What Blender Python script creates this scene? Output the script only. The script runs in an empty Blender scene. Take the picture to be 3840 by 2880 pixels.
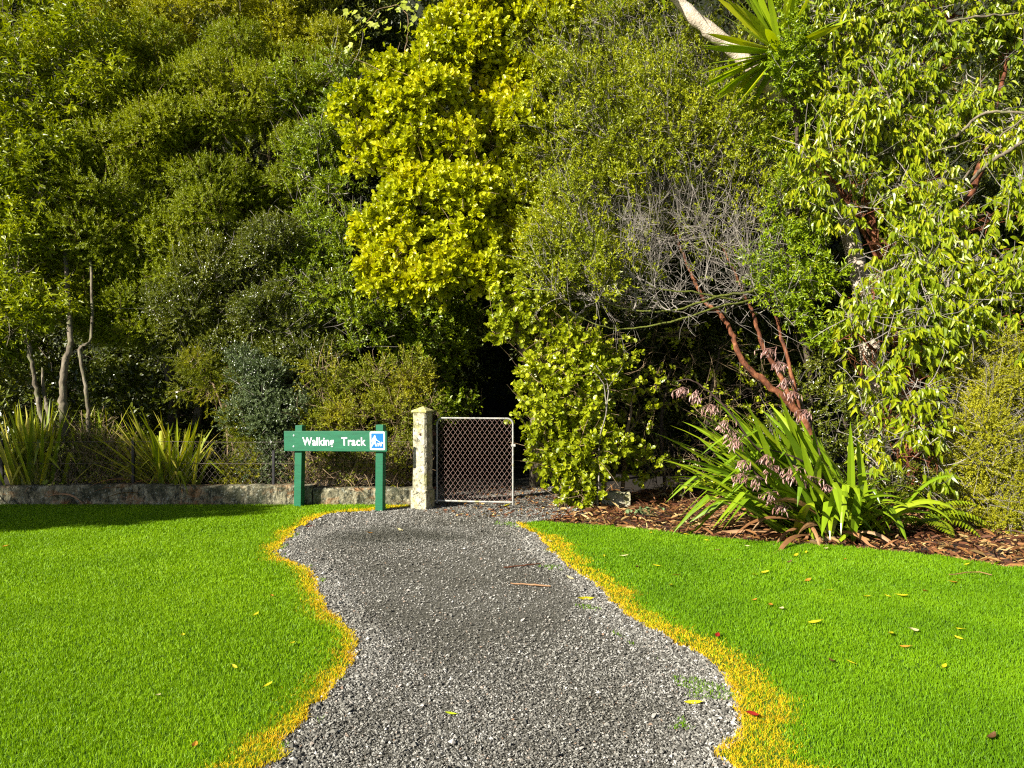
import bpy, math, random
import numpy as np
from mathutils import Vector, Matrix
from mathutils.geometry import tessellate_polygon

random.seed(7)
RS = np.random.default_rng(11)
S = bpy.context.scene
COL = S.collection
F = 2884.0            # focal length of the photograph in its own pixels (3840 wide)
H = 1.6               # eye height
R = math.radians


def W(px, py, d):
    """a point of the place, read off the photograph at distance d"""
    return ((px - 1920) / F * d, d, H - (py - 1440) / F * d)


def G(px, py, z=0.0):
    """a point on the ground"""
    d = (H - z) * F / (py - 1440)
    return ((px - 1920) / F * d, d)


# ------------------------------------------------------------------ materials
def new_mat(name):
    m = bpy.data.materials.new(name)
    m.use_nodes = True
    nt = m.node_tree
    nt.nodes.clear()
    out = nt.nodes.new('ShaderNodeOutputMaterial')
    return m, nt, out


def node(nt, typ, **kw):
    n = nt.nodes.new(typ)
    for k, v in kw.items():
        if k in n.inputs.keys():
            n.inputs[k].default_value = v
        else:
            setattr(n, k, v)
    return n


def ramp(nt, stops, interp='LINEAR'):
    r = nt.nodes.new('ShaderNodeValToRGB')
    r.color_ramp.interpolation = interp
    e = r.color_ramp.elements
    while len(e) < len(stops):
        e.new(0.5)
    for el, (p, c) in zip(e, stops):
        el.position = p
        el.color = (*c, 1)
    return r


def leaf_mat(name, cols, rough=.42, trans=.3, spec=.4, patch=1.2, patch_amt=.45, tcol=None):
    """leaf colours: a random step per leaf plus slow drifts from branch to branch"""
    m, nt, out = new_mat(name)
    L = nt.links.new
    geo = node(nt, 'ShaderNodeNewGeometry')
    tc = node(nt, 'ShaderNodeTexCoord')
    nz = node(nt, 'ShaderNodeTexNoise', Scale=patch, Detail=3.0)
    L(tc.outputs['Object'], nz.inputs['Vector'])
    mr = node(nt, 'ShaderNodeMapRange')
    mr.inputs['From Min'].default_value = .3
    mr.inputs['From Max'].default_value = .7
    L(nz.outputs['Fac'], mr.inputs['Value'])
    mx = node(nt, 'ShaderNodeMix', data_type='FLOAT')
    mx.inputs[0].default_value = patch_amt
    L(geo.outputs['Random Per Island'], mx.inputs[2])
    L(mr.outputs[0], mx.inputs[3])
    n = len(cols)
    rp = ramp(nt, [(i / (n - 1), c) for i, c in enumerate(cols)])
    L(mx.outputs[0], rp.inputs[0])
    p = node(nt, 'ShaderNodeBsdfPrincipled', Roughness=rough)
    p.inputs['Specular IOR Level'].default_value = spec
    L(rp.outputs[0], p.inputs['Base Color'])
    t = node(nt, 'ShaderNodeBsdfTranslucent')
    hs = node(nt, 'ShaderNodeHueSaturation', Saturation=1.1, Value=1.15)
    L(rp.outputs[0], hs.inputs['Color'])
    L(hs.outputs[0], t.inputs['Color'])
    ms = node(nt, 'ShaderNodeMixShader', Fac=trans)
    L(p.outputs[0], ms.inputs[1])
    L(t.outputs[0], ms.inputs[2])
    L(ms.outputs[0], out.inputs[0])
    return m


def surf_mat(name, stops, scale=8, detail=8, rough=.85, bump=.0, bump_scale=None, spec=.3, stretch=(1, 1, 1), metallic=0, extra=None):
    m, nt, out = new_mat(name)
    L = nt.links.new
    tc = node(nt, 'ShaderNodeTexCoord')
    mp = node(nt, 'ShaderNodeMapping')
    mp.inputs['Scale'].default_value = stretch
    L(tc.outputs['Object'], mp.inputs['Vector'])
    nz = node(nt, 'ShaderNodeTexNoise', Scale=scale, Detail=detail, Roughness=.65)
    L(mp.outputs[0], nz.inputs['Vector'])
    rp = ramp(nt, stops)
    L(nz.outputs['Fac'], rp.inputs[0])
    p = node(nt, 'ShaderNodeBsdfPrincipled', Roughness=rough, Metallic=metallic)
    p.inputs['Specular IOR Level'].default_value = spec
    colour = rp.outputs[0]
    if extra:
        colour = extra(nt, tc, colour)
    L(colour, p.inputs['Base Color'])
    if bump:
        n2 = node(nt, 'ShaderNodeTexNoise', Scale=bump_scale or scale * 3, Detail=6.0)
        L(mp.outputs[0], n2.inputs['Vector'])
        b = node(nt, 'ShaderNodeBump', Strength=bump, Distance=.02)
        L(n2.outputs['Fac'], b.inputs['Height'])
        L(b.outputs[0], p.inputs['Normal'])
    L(p.outputs[0], out.inputs[0])
    return m


def mix_noise(scale, lo, hi, colour, amount=1.0, detail=6, stretch=(1, 1, 1), off=(0, 0, 0)):
    """a second layer (lichen, moss, rust) with noise-shaped borders"""
    def f(nt, tc, base):
        L = nt.links.new
        mp = node(nt, 'ShaderNodeMapping')
        mp.inputs['Scale'].default_value = stretch
        mp.inputs['Location'].default_value = off
        L(tc.outputs['Object'], mp.inputs['Vector'])
        nz = node(nt, 'ShaderNodeTexNoise', Scale=scale, Detail=detail, Roughness=.7)
        L(mp.outputs[0], nz.inputs['Vector'])
        mr = node(nt, 'ShaderNodeMapRange')
        mr.inputs['From Min'].default_value = lo
        mr.inputs['From Max'].default_value = hi
        mr.inputs['To Max'].default_value = amount
        L(nz.outputs['Fac'], mr.inputs['Value'])
        mx = node(nt, 'ShaderNodeMix', data_type='RGBA')
        L(mr.outputs[0], mx.inputs[0])
        L(base, mx.inputs[6])
        mx.inputs[7].default_value = (*colour, 1)
        return mx.outputs[2]
    return f


def chain(*fs):
    def f(nt, tc, base):
        for g in fs:
            base = g(nt, tc, base)
        return base
    return f


# ------------------------------------------------------------------ geometry
class Geo:
    def __init__(self):
        self.v = []; self.f3 = []; self.f4 = []; self.n = 0

    def add(self, v, f):
        v = np.asarray(v, np.float32).reshape(-1, 3)
        f = np.asarray(f, np.int32)
        if len(f) == 0:
            return self
        (self.f3 if f.shape[1] == 3 else self.f4).append(f + self.n)
        self.v.append(v)
        self.n += len(v)
        return self

    def addm(self, v, *fs):
        v = np.asarray(v, np.float32).reshape(-1, 3)
        for f in fs:
            f = np.asarray(f, np.int32)
            if len(f):
                (self.f3 if f.shape[1] == 3 else self.f4).append(f + self.n)
        self.v.append(v)
        self.n += len(v)
        return self

    def mesh(self, name, mat, smooth=False):
        me = bpy.data.meshes.new(name)
        v = np.concatenate(self.v)
        me.vertices.add(len(v))
        me.vertices.foreach_set('co', v.ravel())
        a3 = np.concatenate(self.f3).ravel() if self.f3 else np.zeros(0, np.int32)
        a4 = np.concatenate(self.f4).ravel() if self.f4 else np.zeros(0, np.int32)
        n3, n4 = len(a3) // 3, len(a4) // 4
        me.loops.add(len(a3) + len(a4))
        me.loops.foreach_set('vertex_index', np.concatenate([a3, a4]))
        me.polygons.add(n3 + n4)
        st = np.concatenate([np.arange(n3) * 3, n3 * 3 + np.arange(n4) * 4]).astype(np.int32)
        me.polygons.foreach_set('loop_start', st)
        me.polygons.foreach_set('use_smooth', np.full(n3 + n4, smooth, bool))
        me.update(calc_edges=True)
        if mat:
            me.materials.append(mat)
        return me

    def build(self, name, mat, parent=None, smooth=False):
        o = bpy.data.objects.new(name, self.mesh(name, mat, smooth))
        COL.objects.link(o)
        if parent is not None:
            o.parent = parent
            o.matrix_parent_inverse = parent.matrix_world.inverted() if parent.parent is None else Matrix()
        return o


def local(parent, v):
    """world coordinates -> the parent's own frame (parents are placed without scale)"""
    inv = np.array(parent.matrix_world.inverted())
    v = np.asarray(v, float).reshape(-1, 3)
    return v @ inv[:3, :3].T + inv[:3, 3]


def tag(o, label=None, cat=None, group=None, kind=None):
    if label: o['label'] = label
    if cat: o['category'] = cat
    if group: o['group'] = group
    if kind: o['kind'] = kind
    return o


def thing(name, label, cat, loc=(0, 0, 0), rz=0.0, group=None):
    o = bpy.data.objects.new(name, None)
    COL.objects.link(o)
    o.empty_display_size = .1
    o.location = loc
    o.rotation_euler = (0, 0, rz)
    o.matrix_world = Matrix.Translation(loc) @ Matrix.Rotation(rz, 4, 'Z')
    return tag(o, label, cat, group)


def part(geo, name, mat, parent, smooth=False):
    """geometry given in world coordinates, stored in the parent's frame"""
    v = local(parent, np.concatenate(geo.v))
    g = Geo(); g.v = [v.astype(np.float32)]; g.f3 = geo.f3; g.f4 = geo.f4; g.n = geo.n
    o = bpy.data.objects.new(name, g.mesh(name, mat, smooth))
    COL.objects.link(o)
    o.parent = parent
    return o


def part2(ga, ma, gb, mb, name, parent):
    """leaves and their fine twigs as one mesh with two materials"""
    g = Geo()
    va = local(parent, np.concatenate(ga.v)); vb = local(parent, np.concatenate(gb.v)) if gb.n else np.zeros((0, 3))
    g.v = [va.astype(np.float32), vb.astype(np.float32)]
    na = ga.n
    g.f3 = list(ga.f3) + [f + na for f in gb.f3]; g.f4 = list(ga.f4) + [f + na for f in gb.f4]
    n3a = sum(len(f) for f in ga.f3); n3 = sum(len(f) for f in g.f3); n4a = sum(len(f) for f in ga.f4); n4 = sum(len(f) for f in g.f4)
    g.n = len(va) + len(vb)
    me = g.mesh(name, ma)
    me.materials.append(mb)
    mi = np.zeros(n3 + n4, np.int32); mi[n3a:n3] = 1; mi[n3 + n4a:] = 1
    me.polygons.foreach_set('material_index', mi)
    o = bpy.data.objects.new(name, me)
    COL.objects.link(o)
    o.parent = parent
    return o


def lpart(geo, name, mat, parent, smooth=False):
    """geometry given in the parent's own frame"""
    o = bpy.data.objects.new(name, geo.mesh(name, mat, smooth))
    COL.objects.link(o)
    o.parent = parent
    return o


def norm(a):
    return a / np.maximum(np.linalg.norm(a, axis=-1, keepdims=True), 1e-9)


def tubes(P, Rr, sides=4):
    """P (M,K,3) centre lines, Rr (M,K) radii -> verts, quads"""
    P = np.asarray(P, float); Rr = np.asarray(Rr, float)
    M, K, _ = P.shape
    T = norm(np.gradient(P, axis=1))
    ref = np.where(np.abs(T[..., 2:3]) > .8, np.array([1., 0, 0]), np.array([0, 0, 1.]))
    A = norm(np.cross(T, ref)); B = np.cross(T, A)
    ang = np.arange(sides) / sides * 2 * np.pi
    V = P[:, :, None, :] + Rr[:, :, None, None] * (A[:, :, None, :] * np.cos(ang)[None, None, :, None] + B[:, :, None, :] * np.sin(ang)[None, None, :, None])
    idx = np.arange(M * K * sides).reshape(M, K, sides)
    a = idx[:, :-1]; b = idx[:, 1:]
    f = np.stack([a, np.roll(a, -1, 2), np.roll(b, -1, 2), b], -1).reshape(-1, 4)
    return V.reshape(-1, 3), f


def poly_tube(pts, radii, sides=8, sub=6, wob=0.0, seed=0):
    """one smooth tube through points (Catmull-Rom), with a little wobble"""
    rng = np.random.default_rng(seed)
    p = np.array(pts, float); r = np.array(radii, float)
    if len(r) != len(p):
        r = np.interp(np.linspace(0, 1, len(p)), np.linspace(0, 1, len(r)), r)
    q = np.concatenate([[2 * p[0] - p[1]], p, [2 * p[-1] - p[-2]]])
    o, rr = [], []
    for i in range(len(p) - 1):
        for t in np.arange(sub) / sub:
            a, b, c, d = q[i:i + 4]
            o.append(.5 * ((2 * b) + (c - a) * t + (2 * a - 5 * b + 4 * c - d) * t * t + (-a + 3 * b - 3 * c + d) * t ** 3))
            rr.append(r[i] * (1 - t) + r[i + 1] * t)
    o.append(p[-1]); rr.append(r[-1])
    o = np.array(o); rr = np.array(rr)
    if wob:
        o[1:-1] += rng.normal(0, wob, (len(o) - 2, 3))
        rr = rr * (1 + rng.normal(0, .07, len(rr)))
    v, f = tubes(o[None], rr[None], sides)
    n = len(o)
    cap = [[0, i + 1, i] for i in range(1, sides - 1)]
    e = (n - 1) * sides
    cap += [[e, e + i, e + i + 1] for i in range(1, sides - 1)]
    return v, f, np.array(cap)


def box(x0, x1, y0, y1, z0, z1, bev=0.0):
    if bev <= 0:
        v = [(x, y, z) for z in (z0, z1) for x, y in ((x0, y0), (x1, y0), (x1, y1), (x0, y1))]
        f = [[3, 2, 1, 0], [4, 5, 6, 7]] + [[i, (i + 1) % 4, (i + 1) % 4 + 4, i + 4] for i in range(4)]
        return np.array(v), np.array(f), []
    import bmesh
    bm = bmesh.new()
    bmesh.ops.create_cube(bm, size=1)
    for vv in bm.verts:
        vv.co = Vector(((x0 + x1) / 2 + vv.co.x * (x1 - x0), (y0 + y1) / 2 + vv.co.y * (y1 - y0), (z0 + z1) / 2 + vv.co.z * (z1 - z0)))
    bmesh.ops.bevel(bm, geom=bm.edges[:], offset=bev, segments=2, profile=.7, affect='EDGES')
    bm.verts.index_update()
    v = np.array([vv.co[:] for vv in bm.verts])
    q = [[a.index for a in f.verts] for f in bm.faces]
    bm.free()
    return v, np.array([a for a in q if len(a) == 4]), np.array([a for a in q if len(a) == 3])


def noise3(p, scale, seed=0):
    """smooth noise about -1..1"""
    rng = np.random.default_rng(seed)
    out = 0; amp = 0
    for o in range(3):
        for _ in range(4):
            k = rng.normal(0, 1, 3); k /= np.linalg.norm(k)
            w = .6 ** o
            out = out + w * np.sin(p @ (k * scale * 2 ** o) + rng.uniform(0, 6.28)); amp += w * w
    return out / math.sqrt(amp / 2) / 1.6


# ------------------------------------------------------------------ leaves
def spine_leaf(ys, ws, zs, fold):
    v = [(0, 0, 0)]; f = []
    rows = []
    for y, w, z in zip(ys, ws, zs):
        rows.append(len(v)); v += [(-w, y, z + fold * w), (0, y, z), (w, y, z + fold * w)]
    tip = len(v); v.append((0, 1, zs[-1] * 1.6 - .03))
    a = rows[0]
    f += [[0, a + 1, a], [0, a + 2, a + 1]]
    for a, b in zip(rows, rows[1:]):
        f += [[a, a + 1, b + 1], [a, b + 1, b], [a + 1, a + 2, b + 2], [a + 1, b + 2, b + 1]]
    a = rows[-1]
    f += [[a, a + 1, tip], [a + 1, a + 2, tip]]
    return np.array(v, float), np.array(f)


T_DIAMOND = (np.array([(0, 0, 0), (-.5, .48, .1), (0, 1, 0), (.5, .48, .1)], float), np.array([[0, 1, 2], [0, 2, 3]]))
T_OVAL = spine_leaf([.3, .68], [.46, .42], [.0, .0], .25)
T_ROUND = spine_leaf([.22, .52, .82], [.40, .52, .38], [.02, .0, .03], .25)
T_DROOP = spine_leaf([.18, .42, .7], [.40, .5, .32], [.02, -.02, -.12], .3)
T_LANCE = spine_leaf([.25, .6], [.5, .38], [.0, -.06], .3)
T_LOBED = (np.array([(0, 0, 0), (-.5, .1, .05), (-.42, .42, 0), (-.62, .72, .06), (-.22, .68, 0), (0, 1, -.04), (.22, .68, 0), (.62, .72, .06), (.42, .42, 0), (.5, .1, .05), (0, .4, -.03)], float),
           np.array([[10, i, (i + 1)] for i in range(0, 9)] + [[10, 9, 0]]))


def place(geo, tmpl, P, A, N, Ls, Ws):
    tv, tf = tmpl
    A = norm(A); Sd = norm(np.cross(A, N)); N = np.cross(Sd, A)
    V = P[:, None, :] + Sd[:, None, :] * (Ws[:, None] * tv[None, :, 0])[..., None] + A[:, None, :] * (Ls[:, None] * tv[None, :, 1])[..., None] + N[:, None, :] * (Ls[:, None] * tv[None, :, 2])[..., None]
    fi = (np.arange(len(P)) * len(tv))[:, None, None] + tf[None]
    geo.add(V.reshape(-1, 3), fi.reshape(-1, 3))


def sprig_leaves(geo, rng, P, D, k, Ls, leafL, leafW, tmpl, spread=55, droop=0.0, up=.5, jit=.35):
    M = len(P)
    if M == 0:
        return
    D = norm(D)
    ref = np.where(np.abs(D[:, 2:3]) > .85, np.array([1., 0, 0]), np.array([0, 0, 1.]))
    U = norm(np.cross(D, ref)); V = np.cross(D, U)
    t = (np.arange(k) + rng.uniform(0, 1, (M, k))) / k
    az = np.arange(k)[None] * 2.4 + rng.uniform(0, 6.28, (M, 1)) + rng.normal(0, .3, (M, k))
    Rd = U[:, None] * np.cos(az)[..., None] + V[:, None] * np.sin(az)[..., None]
    ph = np.radians(spread * (1.15 - .55 * t) + rng.normal(0, 10, (M, k)))
    A = D[:, None] * np.cos(ph)[..., None] + Rd * np.sin(ph)[..., None]
    N = D[:, None] * np.sin(ph)[..., None] - Rd * np.cos(ph)[..., None]
    A = A + rng.normal(0, jit * .4, A.shape)
    A[..., 2] -= droop * rng.uniform(.5, 1.3, (M, k))
    N = N * .6 + rng.normal(0, jit, N.shape)
    N = N + (np.array([-.45, -.5, 1.0]) if droop < .5 else np.array([-.9, -1.3, .6])) * up
    lens = Ls * rng.uniform(.7, 1.2, (M, 1))
    p = P[:, None] + D[:, None] * (lens * t)[..., None]
    sz = rng.uniform(.65, 1.15, (M, k))
    place(geo, tmpl, p.reshape(-1, 3), A.reshape(-1, 3), N.reshape(-1, 3), (leafL * sz).ravel(), (leafW * sz).ravel())


def lobe_points(rng, lobes, dens, inner=.25, gap=.0, gscale=2.2, back=.35, seed=1, rough=.12):
    """points and outward directions on the ragged shells of the lobes; parts deep inside other lobes are thinned"""
    C = np.array([l[0] for l in lobes]); Rd = np.array([l[1] for l in lobes])
    Ps, Ds = [], []
    for c, r, l in zip(C, Rd, lobes):
        rm = r.mean()
        n = int(dens * (l[2] if len(l) > 2 else 1) * 4 * math.pi * rm * rm)
        d = norm(rng.normal(0, 1, (n, 3)))
        keep = (d[:, 1] < .25) | (rng.random(n) < back)
        d = d[keep]; n = len(d)
        sh = rng.uniform(.82, 1.06, n)
        isin = rng.random(n) < inner
        sh[isin] = rng.uniform(.35, .85, isin.sum())
        p0 = c + d * r
        sh = sh * (1 + rough * noise3(p0, 5.0, seed + 5) + rough * .8 * noise3(p0, 13.0, seed + 6))
        stray = rng.random(n) < .07
        sh[stray] *= rng.uniform(1.05, 1.3, stray.sum())
        p = c + d * r * sh[:, None]
        Ps.append(p); Ds.append(d)
    P = np.concatenate(Ps); D = np.concatenate(Ds)
    keep = np.ones(len(P), bool)
    if gap > -1:
        g = noise3(P, gscale, seed) * .75 + noise3(P, gscale * 3.2, seed + 3) * .6
        keep &= g + rng.normal(0, .2, len(P)) > -1 + gap
    q = np.full(len(P), 9.0)
    for c, r in zip(C, Rd):
        q = np.minimum(q, (((P - c) / r) ** 2).sum(1))
    keep &= (q > .3) | (rng.random(len(P)) < .25)
    return P[keep], D[keep]


def lob(px, py, d, rpx, dens=1.0, sy=.8, sz=1.0):
    r = rpx / F * d
    return (np.array(W(px, py, d)), np.array([r, r * sy, r * sz]), dens)


def clump(lobes, n, seed):
    """break every lobe into smaller overlapping layered sprays of foliage round a thin core"""
    rng = np.random.default_rng(seed + 900)
    out = []
    for l in lobes:
        c, r = l[0], l[1]; dn = l[2] if len(l) > 2 else 1.0
        out.append((c, r * .62, dn * .3))
        for _ in range(n):
            d = norm(rng.normal(0, 1, 3)); d[1] = -abs(d[1]) if rng.random() < .75 else d[1]
            f = rng.uniform(.26, .52)
            out.append((c + d * r * rng.uniform(.6, .88), r * f * np.array([1.15, 1., rng.uniform(.5, .85)]), dn * rng.uniform(.7, 1.7)))
    return out


def branches(rng, A, B, r0, r1, K=6, sag=.1, wob=.03):
    """curved tapered limbs from points A to points B"""
    A = np.asarray(A, float); B = np.asarray(B, float)
    t = np.linspace(0, 1, K)[None, :, None]
    ln = np.linalg.norm(B - A, axis=1)[:, None, None]
    P = A[:, None] * (1 - t) + B[:, None] * t
    P[..., 2] += (sag * ln[..., 0]) * (np.sin(t[..., 0] * np.pi))
    w = rng.normal(0, wob, P.shape) * ln
    w[:, 0] = 0
    P = P + w
    rr = np.asarray(r0).reshape(-1, 1) * (1 - t[..., 0]) + np.asarray(r1).reshape(-1, 1) * t[..., 0]
    return P, np.broadcast_to(rr, P.shape[:2])


def twigs(geo, rng, P, D, length, r0, r1, K=4, curl=.35, upc=.15, sides=3):
    """thin curving twigs starting at P along D; returns end points and end directions"""
    D = norm(D); M = len(P)
    q = np.zeros((M, K, 3)); q[:, 0] = P
    d = D.copy(); bend = rng.normal(0, curl / K, (M, 3)); bend[:, 2] += upc / K
    L = np.broadcast_to(length, (M,)) / (K - 1)
    for i in range(1, K):
        d = norm(d + bend + rng.normal(0, .08, (M, 3)))
        q[:, i] = q[:, i - 1] + d * L[:, None]
    rr = np.linspace(0, 1, K)[None] * (np.asarray(r1) - np.asarray(r0)) + np.asarray(r0)
    v, f = tubes(q, np.broadcast_to(rr, (M, K)), sides)
    geo.add(v, f)
    return q, d


def shrub(name, label, cat, base, trunks, lobes, leaf, mat, bark, dens, k, sprigL, tmpl, spread=55, droop=0., up=.5,
          gap=.15, gscale=2.2, inner=.25, twig_r=.0035, twig_frac=.25, limb_r=.03, nbr=10, seed=1, group=None, twig_mat=None, extra_twigs=0, back=.35, outward=.7, upb=.35, ncl=7):
    rng = np.random.default_rng(seed)
    full = lobes
    t = thing(name, label, cat, base, 0, group)
    # leaves
    P, D = lobe_points(rng, clump(full, ncl, seed) if ncl else lobes, dens, inner=inner, gap=gap, gscale=gscale, seed=seed, back=back)
    D = D * outward + rng.normal(0, .45, D.shape); D[:, 2] += upb
    D = norm(D)
    g = Geo()
    sprig_leaves(g, rng, P, D, k, sprigL, leaf[0], leaf[1], tmpl, spread, droop, up)
    # trunk and limbs
    b = Geo()
    ends = []
    for i, (pts, rad) in enumerate(trunks):
        v, f, c = poly_tube(pts, rad, 8, 6, .006, seed + i)
        b.addm(v, f, c)
        ends += [np.array(p) for p in pts[1:]]
    ends = np.array(ends)
    C = np.array([l[0] for l in lobes])
    near = ends[np.argmin(((C[:, None] - ends[None]) ** 2).sum(-1) + np.maximum(0, ends[None, :, 2] - C[:, None, 2]) * 3, axis=1)]
    Pb, Rb = branches(rng, near, C, limb_r, limb_r * .4, 7, .08, .03)
    v, f = tubes(Pb, Rb, 6); b.add(v, f)
    for i, (c, r) in enumerate([l[:2] for l in lobes]):
        d = norm(rng.normal(0, 1, (nbr, 3)) + np.array([0, -.5, .1]))
        e = c + d * r * rng.uniform(.7, 1.0, (nbr, 1))
        s = Pb[i, rng.integers(3, 7, nbr)]
        pp, rr = branches(rng, s, e, limb_r * .33, .003, 6, .06, .05)
        v, f = tubes(pp, rr, 4); b.add(v, f)
    part(b, 'trunk', bark, t, True)
    # fine twigs
    tw = Geo()
    m = rng.random(len(P)) < twig_frac
    if m.sum():
        twigs(tw, rng, P[m] - D[m] * sprigL * 1.3, D[m], sprigL * 2.2, twig_r, twig_r * .5)
    if extra_twigs:
        i = rng.integers(0, len(P), extra_twigs)
        twigs(tw, rng, P[i] - D[i] * .15, D[i] + rng.normal(0, .5, (extra_twigs, 3)), rng.uniform(.25, .7, extra_twigs), twig_r * 1.2, twig_r * .6, K=6, curl=.8)
    part2(g, mat, tw, twig_mat or bark, 'crown', t)
    return t, P, D


# ------------------------------------------------------------------ the materials of the place
M = {}
M['bark_grey'] = surf_mat('bark_grey', [(.3, (.06, .045, .03)), (.55, (.17, .14, .095)), (.75, (.30, .27, .20))], 9, 8, .9, .6, 30, stretch=(1, 1, .4), extra=mix_noise(5, .5, .62, (.10, .12, .03), .6))
M['bark_dark'] = surf_mat('bark_dark', [(.3, (.025, .018, .012)), (.7, (.10, .075, .05))], 14, 8, .9, .5, 40)
M['bark_red'] = surf_mat('bark_red', [(.35, (.035, .012, .006)), (.52, (.14, .045, .016)), (.75, (.36, .16, .07))], 16, 9, .8, .7, 40, stretch=(1, 1, .5))
M['bark_pale'] = surf_mat('bark_pale', [(.3, (.30, .24, .17)), (.5, (.48, .40, .30)), (.75, (.62, .55, .45))], 20, 9, .9, .8, 50)
M['twig_grey'] = surf_mat('twig_grey', [(.3, (.14, .115, .09)), (.6, (.28, .25, .21)), (.8, (.40, .37, .32))], 6, 5, .8)
M['twig_brown'] = surf_mat('twig_brown', [(.3, (.12, .07, .035)), (.7, (.34, .25, .14))], 6, 5, .8)
M['moss'] = surf_mat('mossy_bark', [(.35, (.05, .055, .01)), (.6, (.13, .15, .02)), (.8, (.25, .25, .06))], 18, 8, .95, .8, 50)

M['lance_leaf'] = leaf_mat('lance_leaf', [(.10, .14, .004), (.26, .31, .006), (.46, .47, .015)], .4, .3, .4)
M['olive_leaf'] = leaf_mat('olive_leaf', [(.10, .135, .003), (.22, .265, .004), (.36, .38, .007)], .45, .3, .3, .9, .6)
M['gold_leaf'] = leaf_mat('gold_olive_leaf', [(.18, .21, .006), (.34, .35, .007), (.5, .46, .012)], .45, .3, .4, 1., .5)
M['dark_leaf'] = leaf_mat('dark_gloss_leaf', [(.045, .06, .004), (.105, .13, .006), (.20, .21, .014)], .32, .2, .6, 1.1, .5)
M['blue_leaf'] = leaf_mat('bluish_leaf', [(.04, .065, .02), (.085, .12, .035), (.18, .22, .08)], .34, .15, .6, 1.5, .4)
M['mid_leaf'] = leaf_mat('mid_green_leaf', [(.08, .125, .004), (.18, .25, .006), (.32, .37, .01)], .4, .3, .45)
M['feather_leaf'] = leaf_mat('feathery_leaf', [(.08, .11, .005), (.20, .22, .007), (.42, .37, .01)], .5, .25, .3, 1.6, .7)
M['grise_leaf'] = leaf_mat('yellow_round_leaf', [(.17, .21, .004), (.37, .41, .006), (.54, .55, .008), (.56, .47, .012)], .38, .35, .45, 1.6, .45)
M['hedge_leaf'] = leaf_mat('hedge_round_leaf', [(.12, .17, .006), (.29, .34, .008), (.5, .52, .02)], .36, .35, .5, 1.6, .35)
M['twiggy_leaf'] = leaf_mat('small_yellow_green_leaf', [(.14, .18, .005), (.27, .31, .006), (.42, .42, .01)], .42, .3, .4)
M['bright_leaf'] = leaf_mat('bright_green_leaf', [(.10, .15, .003), (.20, .29, .004), (.34, .42, .008)], .4, .3, .45)
M['droop_leaf'] = leaf_mat('drooping_leaf', [(.09, .15, .004), (.25, .32, .006), (.44, .44, .01)], .36, .35, .5, 1.2, .35)
M['fine_leaf'] = leaf_mat('fine_olive_leaf', [(.15, .165, .006), (.30, .30, .008), (.48, .44, .015)], .45, .3, .4, 1.4, .4)
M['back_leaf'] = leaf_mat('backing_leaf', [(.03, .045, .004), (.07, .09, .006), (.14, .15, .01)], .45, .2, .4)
M['vine_leaf'] = leaf_mat('vine_leaf', [(.26, .34, .02), (.40, .46, .05), (.50, .52, .12)], .45, .4, .4, 2, .3)
M['weed_leaf'] = leaf_mat('weed_leaf', [(.10, .16, .06), (.18, .25, .10), (.24, .30, .13)], .55, .2, .3)
M['flax_leaf'] = leaf_mat('flax_leaf', [(.09, .17, .006), (.17, .27, .008), (.29, .36, .012)], .3, .2, .55, 1.2, .2)
M['flax_pale'] = leaf_mat('pale_flax_leaf', [(.14, .20, .012), (.27, .32, .014), (.42, .40, .03), (.4, .3, .1)], .35, .25, .5, 1.2, .2)
M['cabbage_leaf'] = leaf_mat('cabbage_tree_leaf', [(.14, .24, .006), (.26, .36, .008), (.46, .44, .012)], .32, .35, .5, 1.2, .2)
M['dead_strap'] = leaf_mat('dead_strap_leaf', [(.16, .06, .02), (.30, .15, .06), (.45, .35, .22)], .6, .1, .3)
M['grass'] = leaf_mat('lawn_grass', [(.10, .22, .002), (.16, .32, .003), (.24, .42, .004)], .5, .35, .25, 1.1, .6)
M['grass_yellower'] = leaf_mat('yellower_lawn_grass', [(.13, .25, .002), (.20, .36, .003), (.30, .47, .004)], .5, .35, .25, 1.1, .4)  # left lawn blades, a brighter and yellower tone than the right
M['dead_grass'] = leaf_mat('dead_edge_grass', [(.34, .34, .006), (.68, .53, .008), (.76, .50, .010), (.62, .27, .025)], .6, .3, .2, 2.5, .55)
M['pod'] = leaf_mat('seed_pod', [(.10, .045, .035), (.26, .13, .10), (.48, .32, .27)], .5, .0, .4)
M['stalk'] = surf_mat('flax_stalk', [(.3, (.02, .012, .01)), (.7, (.07, .04, .03))], 20, 4, .6)

M['soil'] = surf_mat('dark_soil', [(.3, (.008, .006, .004)), (.6, (.022, .016, .009)), (.8, (.05, .035, .02))], 6, 10, .95, .8, 40)
M['lawn_base'] = surf_mat('lawn_soil_and_thatch', [(.3, (.03, .07, .004)), (.7, (.08, .19, .006))], 30, 8, .95, .5, 120)


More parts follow.
